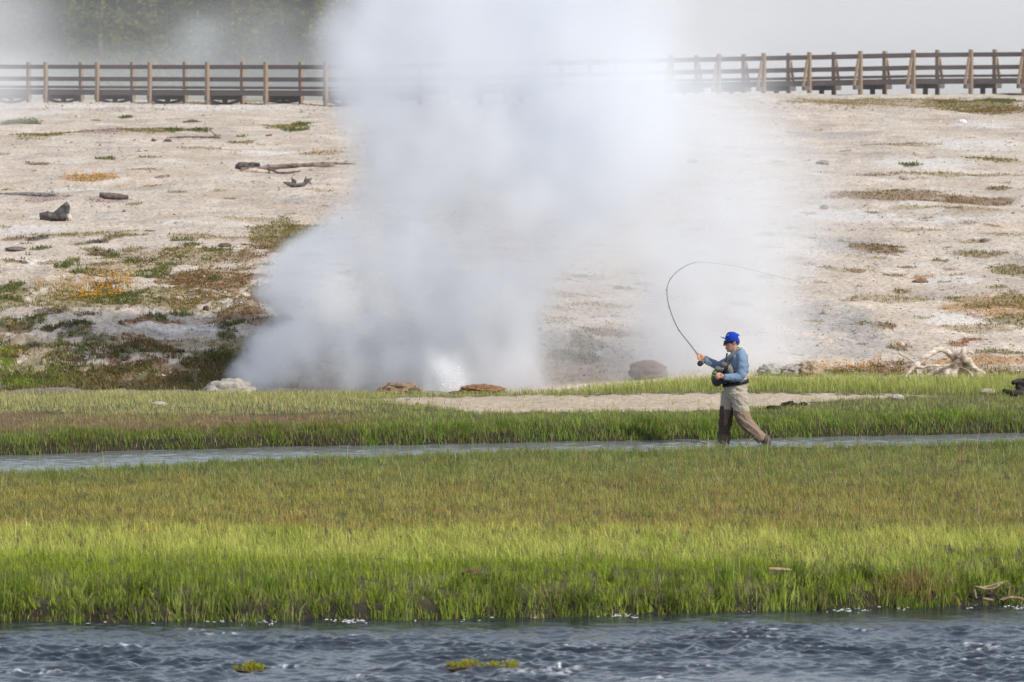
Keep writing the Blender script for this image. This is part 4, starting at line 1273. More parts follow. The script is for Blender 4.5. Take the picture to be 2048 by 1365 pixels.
props(o, 'arched brown driftwood snagged on the near bank at the right edge', 'driftwood')
n = 420
gx0 = at(1832, 1200, 63.9)
x, y = gx0.x + rs.randn(n) * .22, 63.55 + rs.randn(n) * .14
y = np.maximum(y, d_shore(x) + .02)
blades('dry_tuft', x, y, ground_z(x, y), rs.uniform(.10, .26, n), rs.uniform(.008, .014, n), pick([(.42, .27, .12), (.34, .22, .10), (.46, .35, .18), (.25, .25, .06)], n), .6, label='reddish brown dead grass tuft at the near river edge', cat='grass')

# ------------------------------------------------------------------ trees behind the boardwalk
M_CROWN = mat_leaf('conifer_foliage', .25, vary=1)
M_BARK = mat_noise('conifer_bark', (.10, .075, .055), (.22, .17, .13), 6, .9, .3, .03, stretch=(3, 3, .6))

def crown_mesh(H, wid, z0, n, seed, tone):
    r = np.random.RandomState(seed)
    nb = int(n / 26)
    bz = z0 + (H - z0) * r.rand(nb) ** 1.15
    ba = r.rand(nb) * 6.283
    rel = (bz - z0) / (H - z0)
    bl = wid * (1 - rel) ** .8 * r.uniform(.55, 1.15, nb) * (.55 + .45 * np.minimum(1, rel * 6 + .3)) + .15
    b = r.randint(0, nb, n)
    t = r.rand(n) ** .7
    x = np.cos(ba[b]) * bl[b] * t + r.randn(n) * .14
    y = np.sin(ba[b]) * bl[b] * t + r.randn(n) * .14
    z = bz[b] + .25 * t * bl[b] - .22 * (t * bl[b]) ** 2 + r.randn(n) * .10
    s = r.uniform(.13, .30, n)
    d1 = np.stack([np.cos(ba[b]) + .7 * r.randn(n), np.sin(ba[b]) + .7 * r.randn(n), .35 + .6 * r.randn(n)], 1)
    d1 /= np.linalg.norm(d1, axis=1)[:, None]
    d2 = np.cross(d1, r.randn(n, 3))
    d2 /= np.linalg.norm(d2, axis=1)[:, None]
    P = np.stack([x, y, z], 1)
    V = np.stack([P - d1 * s[:, None], P + d2 * s[:, None] * .42, P + d1 * s[:, None], P - d2 * s[:, None] * .42], 1)
    bt = r.rand(nb)[b]
    col = np.array(tone)[None] * (.75 + .5 * bt + .18 * r.randn(n))[:, None]
    col = col * (1 - .4 * bt[:, None]) + .4 * bt[:, None] * np.array([.14, .13, .045])
    return np_mesh('crown', V.reshape(-1, 3), (np.arange(n) * 4)[:, None] + np.arange(4), None, np.repeat(np.clip(col, .01, .4), 4, 0))

def trunk_mesh(H, r0, seed, mat=None):
    mb = MB()
    r = random.Random(seed)
    pts = [(0, 0, -.4)] + [(r.uniform(-.12, .12), r.uniform(-.12, .12), H * t) for t in (.2, .45, .7, .93)]
    mb.tube(pts, [r0 * 1.2, r0, r0 * .75, r0 * .45, r0 * .12], 8, 3)
    for i in range(14):
        z = H * r.uniform(.08, .85)
        a = r.uniform(0, 6.28)
        l = r.uniform(.6, 1.6) * (1 - z / H) + .2
        mb.tube([(0, 0, z), (math.cos(a) * l, math.sin(a) * l, z + l * .2)], [r0 * .22, .01], 5, 2)
    return mb

protos = []
for i, (H, wid, z0, tone) in enumerate([(15, 2.6, .4, (.095, .13, .04)), (12, 2.3, .3, (.125, .15, .04)), (17, 2.8, 1.2, (.075, .11, .036)), (9, 2.0, .2, (.17, .17, .04)), (13, 2.2, 1.8, (.10, .135, .04))]):
    t = empty('conifer_tree', (0, 0, 0))
    link('crown', crown_mesh(H, wid * 1.25, z0, 5200, 40 + i, tone), M_CROWN, t)
    trunk_mesh(H, .17, i).build('trunk', M_BARK, t)
    protos.append(t)

def copy_tree(o):
    c = o.copy()
    COL.objects.link(c)
    for ch in o.children:
        d = ch.copy()
        COL.objects.link(d)
        d.parent = c
    return c
r = random.Random(9)
spots = []
for i in range(150):
    for _ in range(40):
        d = r.uniform(390, 480)
        px = r.uniform(-220, 1080) if i % 6 else r.uniform(1080, 2300)
        x = (px - CX) / F * d
        if all((x - a) ** 2 + ((d - b) * .6) ** 2 > 3.0 for a, b in spots):
            break
    spots.append((x, d))
special = {0: (285, 'olive yellow young conifer catching the sun, in front of the hazy forest edge', 3), 1: (205, 'bushy dark conifer directly behind the left boardwalk, fading in mist', 0), 2: (130, 'tall conifer left of the bushy dark one behind the boardwalk', 2), 3: (395, 'conifer partly veiled by the puff of steam behind the left boardwalk', 1)}
used = set()
for i, (x, d) in enumerate(spots):
    kx = r.randrange(5)
    lab = 'hazy green conifer standing in the forest edge behind the boardwalk'
    if i in special:
        px, lab, kx = special[i]
        d = 385 + 4 * i
        x = (px - CX) / F * d
    o = protos[kx] if kx not in used else copy_tree(protos[kx])
    used.add(kx)
    o.location = (x, d, float(ground_z(x, d)))
    o.rotation_euler.z = r.uniform(0, 6.28)
    s = r.uniform(.8, 1.2)
    o.scale = (s, s, s * r.uniform(.9, 1.1))
    props(o, lab, 'tree', 'conifers of the forest edge')
# pale upturned deadwood seen under the left rails
c = hit(85, 172, 262)
mb = MB()
P, k = zoomed(0, 90, 6.0235, c.y)
T([(250, 500, 0), (330, 470, 0), (450, 480, 0), (560, 490, 0)], [18, 30, 34, 22])
T([(400, 480, 0), (390, 400, 0), (380, 310, 0)], [18, 13, 6]); T([(510, 480, 0), (520, 400, 0), (490, 290, 0)], [14, 11, 5]); T([(600, 490, 0), (650, 440, 0), (640, 340, 0), (690, 290, 0)], [20, 17, 12, 5])
o = mb.build('deadwood', M_WOODA, None, c, voxel=.05, disp=.05, dscale=4.0, colf=lambda W: wood_col(W, (.50, .42, .37), (.2, .13, .1), 3, 4, 0))
o.location = c
props(o, 'upturned dead tree roots seen through the left boardwalk rails', 'deadwood')

# ------------------------------------------------------------------ steam
def steam_grid(name, mn, mx, res, dens, mat, label):
    """a volume whose density was worked out on a grid; the grid is handed to a Volume Cube node"""
    nx, ny, nz = res
    me = bpy.data.meshes.new(name + '_grid')
    me.vertices.add(nx * ny * nz)
    a = me.attributes.new('dens', 'FLOAT', 'POINT')
    a.data.foreach_set('value', dens.astype(np.float32).ravel())
    src = bpy.data.objects.new(name + '_grid', me)
    vd = bpy.data.volumes.new(name)
    ob = bpy.data.objects.new(name, vd)
    COL.objects.link(ob)
    ng = bpy.data.node_groups.new(name, 'GeometryNodeTree')
    ng.interface.new_socket('Geometry', in_out='INPUT', socket_type='NodeSocketGeometry')
    ng.interface.new_socket('Geometry', in_out='OUTPUT', socket_type='NodeSocketGeometry')
    n, l = ng.nodes, ng.links
    n.new('NodeGroupInput')
    go = n.new('NodeGroupOutput')
    vc = n.new('GeometryNodeVolumeCube')
    vc.inputs['Min'].default_value = mn
    vc.inputs['Max'].default_value = mx
    for kx, v in zip('XYZ', res):
        vc.inputs['Resolution ' + kx].default_value = v
    pos = n.new('GeometryNodeInputPosition')
    def vm(op, a, b=None):
        m = n.new('ShaderNodeVectorMath')
        m.operation = op
        l.new(a, m.inputs[0])
        if b is not None:
            m.inputs[1].default_value = b
        return m.outputs[0]
    mnv, mxv = np.array(mn), np.array(mx)
    step = (mxv - mnv) / (np.array(res) - 1)
    v = vm('FLOOR', vm('ADD', vm('DIVIDE', vm('SUBTRACT', pos.outputs[0], mnv), step), (.5, .5, .5)))
    dot = n.new('ShaderNodeVectorMath')
    dot.operation = 'DOT_PRODUCT'
    l.new(v, dot.inputs[0])
    dot.inputs[1].default_value = (ny * nz, nz, 1)
    si = n.new('GeometryNodeSampleIndex')
    si.data_type = 'FLOAT'
    si.domain = 'POINT'
    si.clamp = True
    na = n.new('GeometryNodeInputNamedAttribute')
    na.data_type = 'FLOAT'
    na.inputs['Name'].default_value = 'dens'
    oi = n.new('GeometryNodeObjectInfo')
    oi.inputs['Object'].default_value = src
    l.new(oi.outputs['Geometry'], si.inputs['Geometry'])
    l.new(na.outputs[0], si.inputs['Value'])
    l.new(dot.outputs['Value'], si.inputs['Index'])
    l.new(si.outputs[0], vc.inputs['Density'])
    sm = n.new('GeometryNodeSetMaterial')
    sm.inputs['Material'].default_value = mat
    l.new(vc.outputs[0], sm.inputs[0])
    l.new(sm.outputs[0], go.inputs[0])
    vd.materials.append(mat)
    md = ob.modifiers.new('steam', 'NODES')
    md.node_group = ng
    return props(ob, label, 'steam', None, 'stuff')

def mat_steam(name, col):
    m = bpy.data.materials.new(name)
    m.use_nodes = True
    nt = m.node_tree
    nt.nodes.clear()
    o = nt.nodes.new('ShaderNodeOutputMaterial')
    p = nt.nodes.new('ShaderNodeVolumePrincipled')
    p.inputs['Color'].default_value = (*col, 1)
    p.inputs['Density'].default_value = 1.0
    p.inputs['Anisotropy'].default_value = 0.0
    nt.links.new(p.outputs[0], o.inputs['Volume'])
    return m
M_STEAM = mat_steam('steam', (.945, .960, .982))

def grid(mn, mx, res):
    return np.meshgrid(*[np.linspace(a, b, n) for a, b, n in zip(mn, mx, res)], indexing='ij')

# the great column of the geyser
mn, mx, res = (-6.9, 99.6, 0.0), (8.4, 109.0, 9.2), (178, 88, 116)
X, Y, Z = grid(mn, mx, res)
u, v = proj(X, Y, Z)
cl = fbm3(X / 1.7, Y / 1.7, Z / 1.7, 5, 3, .55)
cl2 = fbm3(X / .55, Y / .55, Z / .65, 3, 8)
uu = u + 105 * cl + 40 * cl2
tv = [-300, -100, 0, 70, 130, 200, 260, 350, 440, 500, 545, 590, 635, 680, 750, 790]
tl = [590, 620, 650, 605, 635, 665, 695, 692, 640, 560, 505, 500, 560, 500, 485, 472]
rv = [-300, -100, 0, 130, 250, 350, 430, 500, 560, 650, 760, 790]
rr_ = [1500, 1470, 1440, 1400, 1420, 1380, 1290, 1200, 1150, 1120, 1130, 1140]
Lq = (uu - np.interp(v, tv, tl)) / 110
Rq = (np.interp(v, rv, rr_) - uu) / 110
soft = np.interp(v, [0, 200, 500, 780], [1.3, .85, .45, .3])
core = sstep(0, 1, Lq / soft) * sstep(0, 1, Rq / (soft * 1.7))
hw = np.interp(v, [0, 300, 600, 780], [3.3, 3.2, 3.0, 2.3])
dep = 1 - sstep(.45, 1.0, np.abs(Y - 104.2 + .9 * cl) / hw)
dens = core * dep * np.clip(.62 + 1.5 * cl + 1.1 * cl2, .07, None) * np.interp(v, [0, 200, 420, 520, 640, 780], [1.0, 1.0, .66, .78, 1.15, 1.4])
# thin veil drifting off to the right
Lv = sstep(0, 1, (uu - 1000) / 160)
Rv = sstep(0, 1, (np.interp(v, [0, 100, 200, 330, 450, 600, 760], [1480, 1560, 1640, 1740, 1780, 1720, 1600]) - uu) / 330)
vert = sstep(20, 200, v) * (1 - .72 * sstep(480, 620, v + 60 * cl2))
dens += .58 * Lv * Rv * vert * dep * np.clip(.65 + 1.3 * cl + .3 * cl2, .03, None)
# the dense foot around the spray
jet = fbm3(X / .22, Y / .3, Z / .5, 3, 28)
dens += 4.0 * np.exp(-(((u - 893 + 44 * jet) / 32) ** 2)) * sstep(690, 775, v + 70 * jet) * np.exp(-((Y - 102.0) / .5) ** 2) * np.clip(.7 + jet, 0, None)
dens *= sstep(0, .25, Z - ground_z(X, Y) + .15) * (1 - sstep(7.6, 9.1, Z))
dens[dens < .004] = 0
steam_grid('steam', mn, mx, res, dens, M_STEAM, 'towering white steam column rising from the geyser in the middle')

# steam from the vent behind the angler
mn, mx, res = (0.4, 101.6, 0.2), (8.4, 107.4, 4.4), (124, 60, 70)
X, Y, Z = grid(mn, mx, res)
u, v = proj(X, Y, Z)
cl = fbm3(X / 1.2, Y / 1.2, Z / 1.2, 4, 13, .55)
cl2 = fbm3(X / .4, Y / .4, Z / .45, 3, 18)
uu = u + 60 * cl + 16 * cl2
cen = np.interp(v, [480, 560, 650, 760], [1450, 1430, 1430, 1440])
wd = np.interp(v, [420, 480, 560, 650, 760], [120, 180, 210, 235, 250])
q = np.abs(uu - cen) / wd
dens = (1 - sstep(.15, 1.0, q)) * (1 - sstep(.35, 1, np.abs(Y - 104.2 + .7 * cl) / 2.3)) * sstep(440, 560, v + 70 * cl) * np.clip(.6 + 1.2 * cl + .5 * cl2, .02, None)
dens *= np.interp(v, [500, 600, 700, 760], [.7, .95, 1.1, 1.2])
dens *= sstep(0, .2, Z - ground_z(X, Y) + .12)
dens[dens < .004] = 0
steam_grid('steam', mn, mx, res, dens, M_STEAM, 'lower cloud of steam drifting up behind the angler')

# thin drift at the left edge of the picture
mn, mx, res = (-24, 186, 1.5), (-12, 212, 8.5), (50, 50, 40)
X, Y, Z = grid(mn, mx, res)
u, v = proj(X, Y, Z)
cl = fbm3(X / 2.4, Y / 4, Z / 2.0, 4, 23)
dens = (1 - sstep(-40, 120, u + 90 * cl)) * sstep(80, 190, v + 40 * cl) * (1 - sstep(.4, 1, np.abs(Y - 199) / 12)) * np.clip(.5 + 1.2 * cl, 0, None) * .11
dens *= sstep(0, .5, Z - ground_z(X, Y) + .1) * sstep(-24, -21, X) * (1 - sstep(7, 8.4, Z))
dens[dens < .002] = 0
steam_grid('steam', mn, mx, res, dens, M_STEAM, 'thin veil of steam drifting in at the left edge of the picture')

# the wide mist over the hot pools behind the boardwalk
mn, mx, res = (-46, 222, 3.2), (56, 372, 27), (128, 90, 60)
X, Y, Z = grid(mn, mx, res)
u, v = proj(X, Y, Z)
cl = fbm3(X / 9, Y / 14, Z / 5, 4, 33)
cl2 = fbm3(X / 3, Y / 5, Z / 2, 3, 38)
bank_ = sstep(740, 1150, u + 130 * cl + 30 * cl2) * np.clip(.9 + .6 * cl, .2, None) * .060
low = (1 - sstep(8, 110, 175 - v + 40 * cl2)) * .008 * np.clip(.7 + 1.2 * cl, 0, None)
thin = .0015 * np.clip(.8 + 1.2 * cl, .1, None) + .010 * (1 - sstep(-60, 190, u + 60 * cl)) * np.clip(.6 + cl, 0, None)
puff = .06 * np.exp(-(((u - 395 + 60 * cl2 + .3 * (v - 90)) / 46) ** 2 + ((v - 88 + 40 * cl2) / 44) ** 2)) * np.exp(-((Y - 290) / 12) ** 2) * np.clip(.5 + 1.5 * cl2, 0, None)
puff2 = .02 * np.exp(-(((u - 520 + 60 * cl) / 90) ** 2 + ((v - 70 + 50 * cl2) / 60) ** 2)) * np.exp(-((Y - 300) / 16) ** 2) * np.clip(.5 + 1.2 * cl2, 0, None)
dens = bank_ + low + thin + puff + puff2
front = .0045 * np.clip(.8 + 1.4 * cl, .1, None) * (1 + 3.5 * np.exp(-((u - 1430) / 130) ** 2) + 2.5 * (1 - sstep(-20, 170, u))) * sstep(222, 232, Y)
dens = np.where(Y < 258, front * (1 - sstep(7.5, 10, Z)), dens)
dens *= (1 - sstep(20, 26.5, Z)) * (1 - sstep(352, 371, Y)) * sstep(-46, -40, X) * (1 - sstep(46, 55, X)) * sstep(0, .4, Z - ground_z(X, Y) + .3)
dens[dens < .0006] = 0
steam_grid('mist', mn, mx, res, dens, M_STEAM, 'wide pale bank of mist over the hot pools behind the boardwalk')

# the boiling spray itself: drops thrown up
n = 2600
t = rs.rand(n) ** 1.5
jx = rs.randint(0, 9, n)
ax = (rs.randn(9) * .16)[jx] * (.25 + t) + rs.randn(n) * .045
t = t * (rs.uniform(.35, 1, 9))[jx]
c0 = at(892, 778, 101.9)
x = c0.x + ax * .9 + .08 * t
y = 101.9 + rs.randn(n) * .13
z = c0.z + t * .62 * (1 - np.minimum(.8, np.abs(ax) * .9)) + .05 * rs.randn(n)
s = np.exp(rs.randn(n) * .5) * .0048
O = np.array([(1, 0, 0), (0, 1, 0), (-1, 0, 0), (0, -1, 0), (0, 0, 1.3), (0, 0, -1.3)])
V = np.stack([x, y, z], 1)[:, None, :] + O[None] * s[:, None, None]
i0 = (np.arange(n) * 6)[:, None, None]
Tt = i0 + np.array([(0, 1, 4), (1, 2, 4), (2, 3, 4), (3, 0, 4), (1, 0, 5), (2, 1, 5), (3, 2, 5), (0, 3, 5)])[None]
o = link('spray', np_mesh('spray', V.reshape(-1, 3), None, Tt.reshape(-1, 3), np.full((n * 6, 3), .82)), mat_attr('spray_drops', .4, 20, .95, 1.05, 0))
props(o, 'burst of white boiling water drops spraying up between the brown mounds', 'water spray', None, 'stuff')

# ------------------------------------------------------------------ the angler
D0 = 89.3
KZ = D0 / F / 5.25
def A(x, y, dy=0.0):
    return at(1380 + x / 5.25, 640 + y / 5.25, D0 + dy)
feet = A(440, 1312)
feet.z = 0.02

def TA(mb, pts, rad, seg=12, sub=5, g=0.0, col=(1, 1, 1)):
    """tube through pixel places (x, y, depth); radii in the same pixels or (pixels, metres of depth); g grows it"""
    R = []
    for r in rad:
        if hasattr(r, '__len__'):
            R.append((r[0] * KZ + g, r[1] + g))
        else:
            R.append((r * KZ + g, r * KZ + g))
    mb.tube([A(*p) for p in pts], R, seg, sub, col)

TORSO = ([(475, 800, 0), (478, 745, 0), (480, 690, 0), (482, 640, 0), (486, 570, 0), (495, 500, 0), (505, 440, 0), (508, 385, 0), (500, 345, 0), (482, 318, 0)],
         [(95, .15), (112, .165), (116, .168), (112, .165), (106, .165), (102, .175), (96, .185), (84, .18), (58, .12), (40, .07)])
NECK = ([(495, 360, 0), (474, 315, 0), (455, 275, 0)], [42, 39, 40])
ARM_N = ([(530, 362, -.13), (545, 400, -.20), (548, 470, -.235), (545, 545, -.25), (530, 592, -.26), (480, 605, -.27), (420, 606, -.28), (358, 600, -.29)], [34, 46, 46, 42, 40, 36, 31, 24])
ARM_F = ([(480, 375, .10), (450, 402, .17), (385, 445, .21), (300, 477, .22), (255, 463, .21), (205, 438, .19), (150, 408, .17)], [34, 42, 40, 38, 34, 31, 24])
LEG_F = ([(420, 770, .09), (402, 860, .10), (388, 950, .10), (378, 1040, .10), (365, 1120, .10), (358, 1200, .10), (352, 1300, .10)], [78, 74, 66, 58, 52, 47, 42])
LEG_N = ([(520, 770, -.09), (528, 860, -.10), (540, 950, -.10), (562, 1040, -.10), (620, 1115, -.10), (690, 1185, -.09), (765, 1255, -.08)], [86, 82, 70, 62, 54, 50, 46])
FOOT_F = ([(362, 1300, .10), (330, 1315, .10), (270, 1325, .10)], [44, 42, 30])
FOOT_N = ([(760, 1240, -.08), (790, 1275, -.08), (775, 1318, -.08)], [46, 46, 30])

def hand(mb, wrist, knuck, tips, thumb, r=8.5, palm=(26, .020)):
    """palm from wrist to knuckles, four curled fingers (each a list of points) and a thumb"""
    TA(mb, [wrist, ((wrist[0] + knuck[0]) / 2, (wrist[1] + knuck[1]) / 2, (wrist[2] + knuck[2]) / 2), knuck], [(22, .024), palm, (palm[0] * .9, palm[1] * .85)], 10)
    for i, f in enumerate(tips):
        TA(mb, f, [r * (1.05 - .05 * abs(i - 1))] * (len(f) - 1) + [r * .75], 8, 3)
    TA(mb, thumb, [r * 1.25, r * 1.15, r * .8], 8, 3)

mb = MB()
TA(mb, *TORSO); TA(mb, *NECK)
for a in (ARM_N, ARM_F, LEG_F, LEG_N, FOOT_F, FOOT_N):
    TA(mb, *a)
# head seen from its left side, looking down at the line hand
HEAD = [(338, 412, 16, .028), (328, 414, 30, .040), (312, 420, 41, .052), (290, 428, 52, .060), (262, 436, 62, .067), (235, 441, 69, .072), (205, 447, 64, .071), (175, 450, 58, .066), (152, 454, 42, .05), (138, 458, 22, .03)]
TA(mb, [(c, y, 0) for y, c, a, b in HEAD], [(a, b) for y, c, a, b in HEAD], 20, 3)
TA(mb, [(374, 222, 0), (362, 250, 0), (357, 264, 0), (374, 274, 0)], [8, 10, 11, 7], 10)            # nose
TA(mb, [(372, 288, 0), (378, 293, 0)], [(7, .018), (9, .024)], 8); TA(mb, [(377, 302, 0), (383, 306, 0)], [(7, .017), (9, .022)], 8)   # lips
TA(mb, [(392, 326, 0), (400, 332, 0)], [(12, .02), (14, .026)], 8)                                  # chin
TA(mb, [(372, 215, 0), (380, 207, 0)], [(9, .045), (10, .055)], 8)                                  # brow
for sgn in (-1, 1):
    mb.ball(A(462, 238, sgn * .074), (13 * KZ, .012, 24 * KZ), rot=-.15)
    mb.ball(A(470, 238, sgn * .080), (8 * KZ, .010, 20 * KZ), rot=-.15)
    mb.ball(A(382, 232, sgn * .034), (9 * KZ, .012, 8 * KZ))
    TA(mb, [(400, 255, sgn * .045), (425, 262, sgn * .058)], [(12, .012), (14, .012)], 8)           # cheek bone
# near hand pinching the line in front of the chest pack
hand(mb, (358, 600, -.29), (308, 590, -.295), [[(312, 572, -.315), (288, 570, -.325), (272, 582, -.315), (276, 594, -.30)], [(308, 582, -.325), (282, 584, -.335), (270, 598, -.32), (280, 606, -.30)],
     [(308, 594, -.325), (284, 600, -.335), (276, 612, -.32), (290, 616, -.30)], [(312, 606, -.315), (292, 614, -.325), (288, 622, -.31), (302, 624, -.295)]],
     [(340, 578, -.30), (308, 562, -.31), (276, 566, -.318)], palm=(25, .022))
# far hand closed round the cork grip
hand(mb, (150, 406, .17), (110, 390, .155), [[(104, 372, .135), (82, 378, .115), (84, 396, .11), (100, 398, .125)], [(106, 382, .13), (84, 392, .108), (86, 408, .105), (104, 408, .12)],
     [(110, 394, .128), (90, 406, .108), (94, 420, .106), (110, 418, .12)], [(116, 406, .13), (98, 418, .112), (104, 430, .11), (118, 426, .122)]],
     [(128, 380, .15), (104, 362, .14), (80, 358, .132)], palm=(26, .022))
def skin_col(W):
    a = fbm3(W[:, 0] * 30, W[:, 1] * 30, W[:, 2] * 30, 2, 5)
    c = np.array([.50, .27, .19])[None] * (1 + .10 * a)[:, None]
    lip = A(377, 298)
    d = np.sqrt((W[:, 0] - lip.x) ** 2 + (W[:, 2] - lip.z) ** 2)
    t = (1 - sstep(.008, .022, d))[:, None] * .5
    c = c * (1 - t) + np.array([.38, .14, .11]) * t
    ck = A(420, 275)
    d = np.sqrt((W[:, 0] - ck.x) ** 2 + (W[:, 2] - ck.z) ** 2)
    t = (1 - sstep(.01, .06, d))[:, None] * .35
    return c * (1 - t) + np.array([.52, .22, .15]) * t
person = mb.build('person', M_SKIN, None, feet, voxel=.0062, colf=skin_col)
person.location = feet
props(person, 'angler in blue cap, blue shirt and tan waders striding through the stream', 'person')

# waders: chest-high, tan above, brown legs
mb = MB()
TA(mb, [(474, 830, 0)] + TORSO[0][1:6] + [(500, 470, 0)], [(90, .14)] + TORSO[1][1:6] + [(98, .18)], 18, 5, .016)
TA(mb, LEG_F[0], [80, 78, 70, 64, 60, 56, 56], 14, 6, .012)
TA(mb, LEG_N[0], [88, 86, 76, 70, 62, 57, 56], 14, 6, .012)
TA(mb, [(455, 800, 0), (470, 860, 0)], [(70, .10), (50, .05)], 10)
def wader_col(W):
    px, py = proj(W[:, 0].astype(float), W[:, 1].astype(float), W[:, 2].astype(float))
    zx, zy = (px - 1380) * 5.25, (py - 640) * 5.25
    near = W[:, 1] < D0
    nz = fbm3(W[:, 0] * 8, W[:, 1] * 8, W[:, 2] * 8, 3, 6)
    tan = np.array([.41, .36, .285])
    knee = np.array([.075, .053, .04])
    shin = np.array([.26, .19, .135])
    n = len(W)
    c = np.repeat(tan[None], n, 0)
    tf = sstep(905, 918, zy + (zx - 380) * -.15) * (~near)
    c = c * (1 - tf[:, None]) + knee * tf[:, None]
    tn = sstep(948, 962, zy - (zx - 540) * .08) * near
    c = c * (1 - tn[:, None]) + shin * tn[:, None]
    # darker front panel of the near leg
    side = sstep(-30, 25, (zx - 560) * .78 - (zy - 1060) * .62 + 14 + 30 * nz)
    tn2 = tn * (1 - side) * .85
    c = c * (1 - tn2[:, None]) + np.array([.14, .10, .075]) * tn2[:, None]
    wet = (1 - sstep(.16, .24, W[:, 2] + .04 * nz)) * .35
    c = c * (1 - wet[:, None]) + np.array([.22, .18, .13]) * wet[:, None]
    return c * (1 + .14 * nz)[:, None]
o = mb.build('waders', M_CLOTH, person, feet, voxel=.0085, disp=.027, dscale=lambda W: W * np.array([6, 6, 15]) + np.array([0, 0, 1]) * W[:, :1] * 9, colf=wader_col)

mb = MB()
TA(mb, [(492, 548, 0), (497, 500, 0), (506, 440, 0), (510, 385, 0), (503, 350, 0), (488, 322, 0)], [(108, .176), (106, .184), (100, .192), (88, .186), (64, .129), (46, .082)], 18, 5, .018)
TA(mb, ARM_N[0], [36, 48, 50, 47, 45, 41, 37, 33], 14, 5, .006)
TA(mb, ARM_F[0], [36, 46, 45, 43, 40, 37, 33], 14, 5, .006)
def shirt_col(W):
    nz = fbm3(W[:, 0] * 10, W[:, 1] * 10, W[:, 2] * 10, 3, 7)
    return np.array([.19, .265, .375])[None] * (1 + .16 * nz)[:, None]
mb.build('shirt', M_CLOTH, person, feet, voxel=.008, disp=.022, dscale=lambda W: W * np.array([10, 8, 15]) + np.array([1, 0, -1]) * W[:, 2:3] * 5, colf=shirt_col)
mb = MB()
TA(mb, [(478, 352, 0), (470, 335, 0), (458, 318, 0)], [(50, .088), (47, .078), (44, .068)], 16)
mb.build('collar', M_CLOTH, person, feet, voxel=.007, disp=.006, dscale=20.0, colf=lambda W: np.repeat(np.array([[.42, .42, .44]]), len(W), 0))

# boots
mb = MB()
TA(mb, FOOT_F[0], [54, 54, 38], 12, 5, .004)
mb.build('boot', M_CLOTH, person, feet, voxel=.009, disp=.006, dscale=12.0, colf=lambda W: np.repeat(np.array([[.20, .16, .11]]), len(W), 0))
mb = MB()
TA(mb, [(770, 1238, -.08), (800, 1270, -.08), (800, 1318, -.08), (775, 1345, -.08)], [54, 52, 40, 26], 12, 5, .002)
TA(mb, [(815, 1255, -.08), (850, 1262, -.08)], [(22, .03), (12, .02)], 10)
mb.build('boot', M_CLOTH, person, feet, voxel=.009, disp=.006, dscale=12.0, colf=lambda W: np.repeat(np.array([[.11, .09, .07]]), len(W), 0))

# belt
mb = MB()
n = 44
for zz in (0,):
    V, Fc = [], []
    for i in range(n):
        a = 2 * math.pi * i / n
        x = 478 + 132 * math.cos(a)
        y = 664 - 24 * math.cos(a)
        for (hh, gr) in ((-19, 0), (19, 0), (19, .012), (-19, .012)):
            p = A(x, y + hh, 0)
            p = p + Vector((math.cos(a) * gr, 0, 0))
            p.y = D0 + math.sin(a) * (.186 + gr)
            V.append(p)
    for i in range(n):
        j = (i + 1) % n
        for q in range(4):
            Fc.append((i * 4 + q, j * 4 + q, j * 4 + (q + 1) % 4, i * 4 + (q + 1) % 4))
    mb.add(V, Fc, (.012, .012, .014))
mb.build('belt', M_DARK, person, feet)

# hair at the nape, cap and its brim, sunglasses
mb = MB()
TA(mb, [(500, 210, 0), (505, 238, 0), (497, 262, 0)], [(22, .064), (19, .06), (12, .05)], 12)
mb.build('hair', M_CLOTH, person, feet, voxel=.006, colf=lambda W: np.repeat(np.array([[.16, .115, .085]]), len(W), 0))
cap_blue = (.012, .05, .38)
mb = MB()
CAP = [(240, 500, 26, .062), (226, 491, 36, .080), (212, 470, 60, .090), (203, 452, 80, .092), (184, 450, 81, .092), (162, 451, 72, .083), (144, 455, 56, .066), (132, 458, 30, .036), (127, 459, 8, .01)]
TA(mb, [(c, y, 0) for y, c, a, b in CAP], [(a, b) for y, c, a, b in CAP], 24, 4)
cap = mb.build('cap', M_CLOTH, person, feet, voxel=.006, disp=.003, dscale=14.0, colf=lambda W: np.repeat(np.array([cap_blue]), len(W), 0))
mb = MB()
V, Fc = [], []
m = 13
for i in range(m):
    t = -1 + 2 * i / (m - 1)
    for j in range(6):
        s_ = j / 5
        x = 388 - (72 * math.sqrt(max(0, 1 - t * t * .80)) - 6) * s_ + 34 * (t * t) * (1 - s_)
        y = 200 - 17 * s_ - 2 * s_ * s_ + 20 * t * t
        V.append(A(x, y, t * .080))
nn = len(V)
V += [p + Vector((0, 0, .008)) for p in V]
for i in range(m - 1):
    for j in range(5):
        a = i * 6 + j
        Fc += [(a, a + 1, a + 7, a + 6), (nn + a + 6, nn + a + 7, nn + a + 1, nn + a)]
for i in range(m - 1):
    for j in (0, 5):
        a = i * 6 + j
        Fc.append((a, a + 6, nn + a + 6, nn + a))
for j in range(5):
    for i in (0, m - 1):
        a = i * 6 + j
        Fc.append((a, a + 1, nn + a + 1, nn + a))
mb.add(V, Fc, cap_blue)
bo = mb.build('brim', M_CLOTH, cap, feet)
mb = MB()
TA(mb, [(385, 167, -.043), (393, 163, -.055), (401, 160, -.063), (409, 157, -.069)], [2.5, 4, 3.5, 2.5], 6, 3, 0, (.55, .62, .75))
mb.build('emblem', M_CLOTH, cap, feet)
mb = MB()
V, Fc = [], []
m = 17
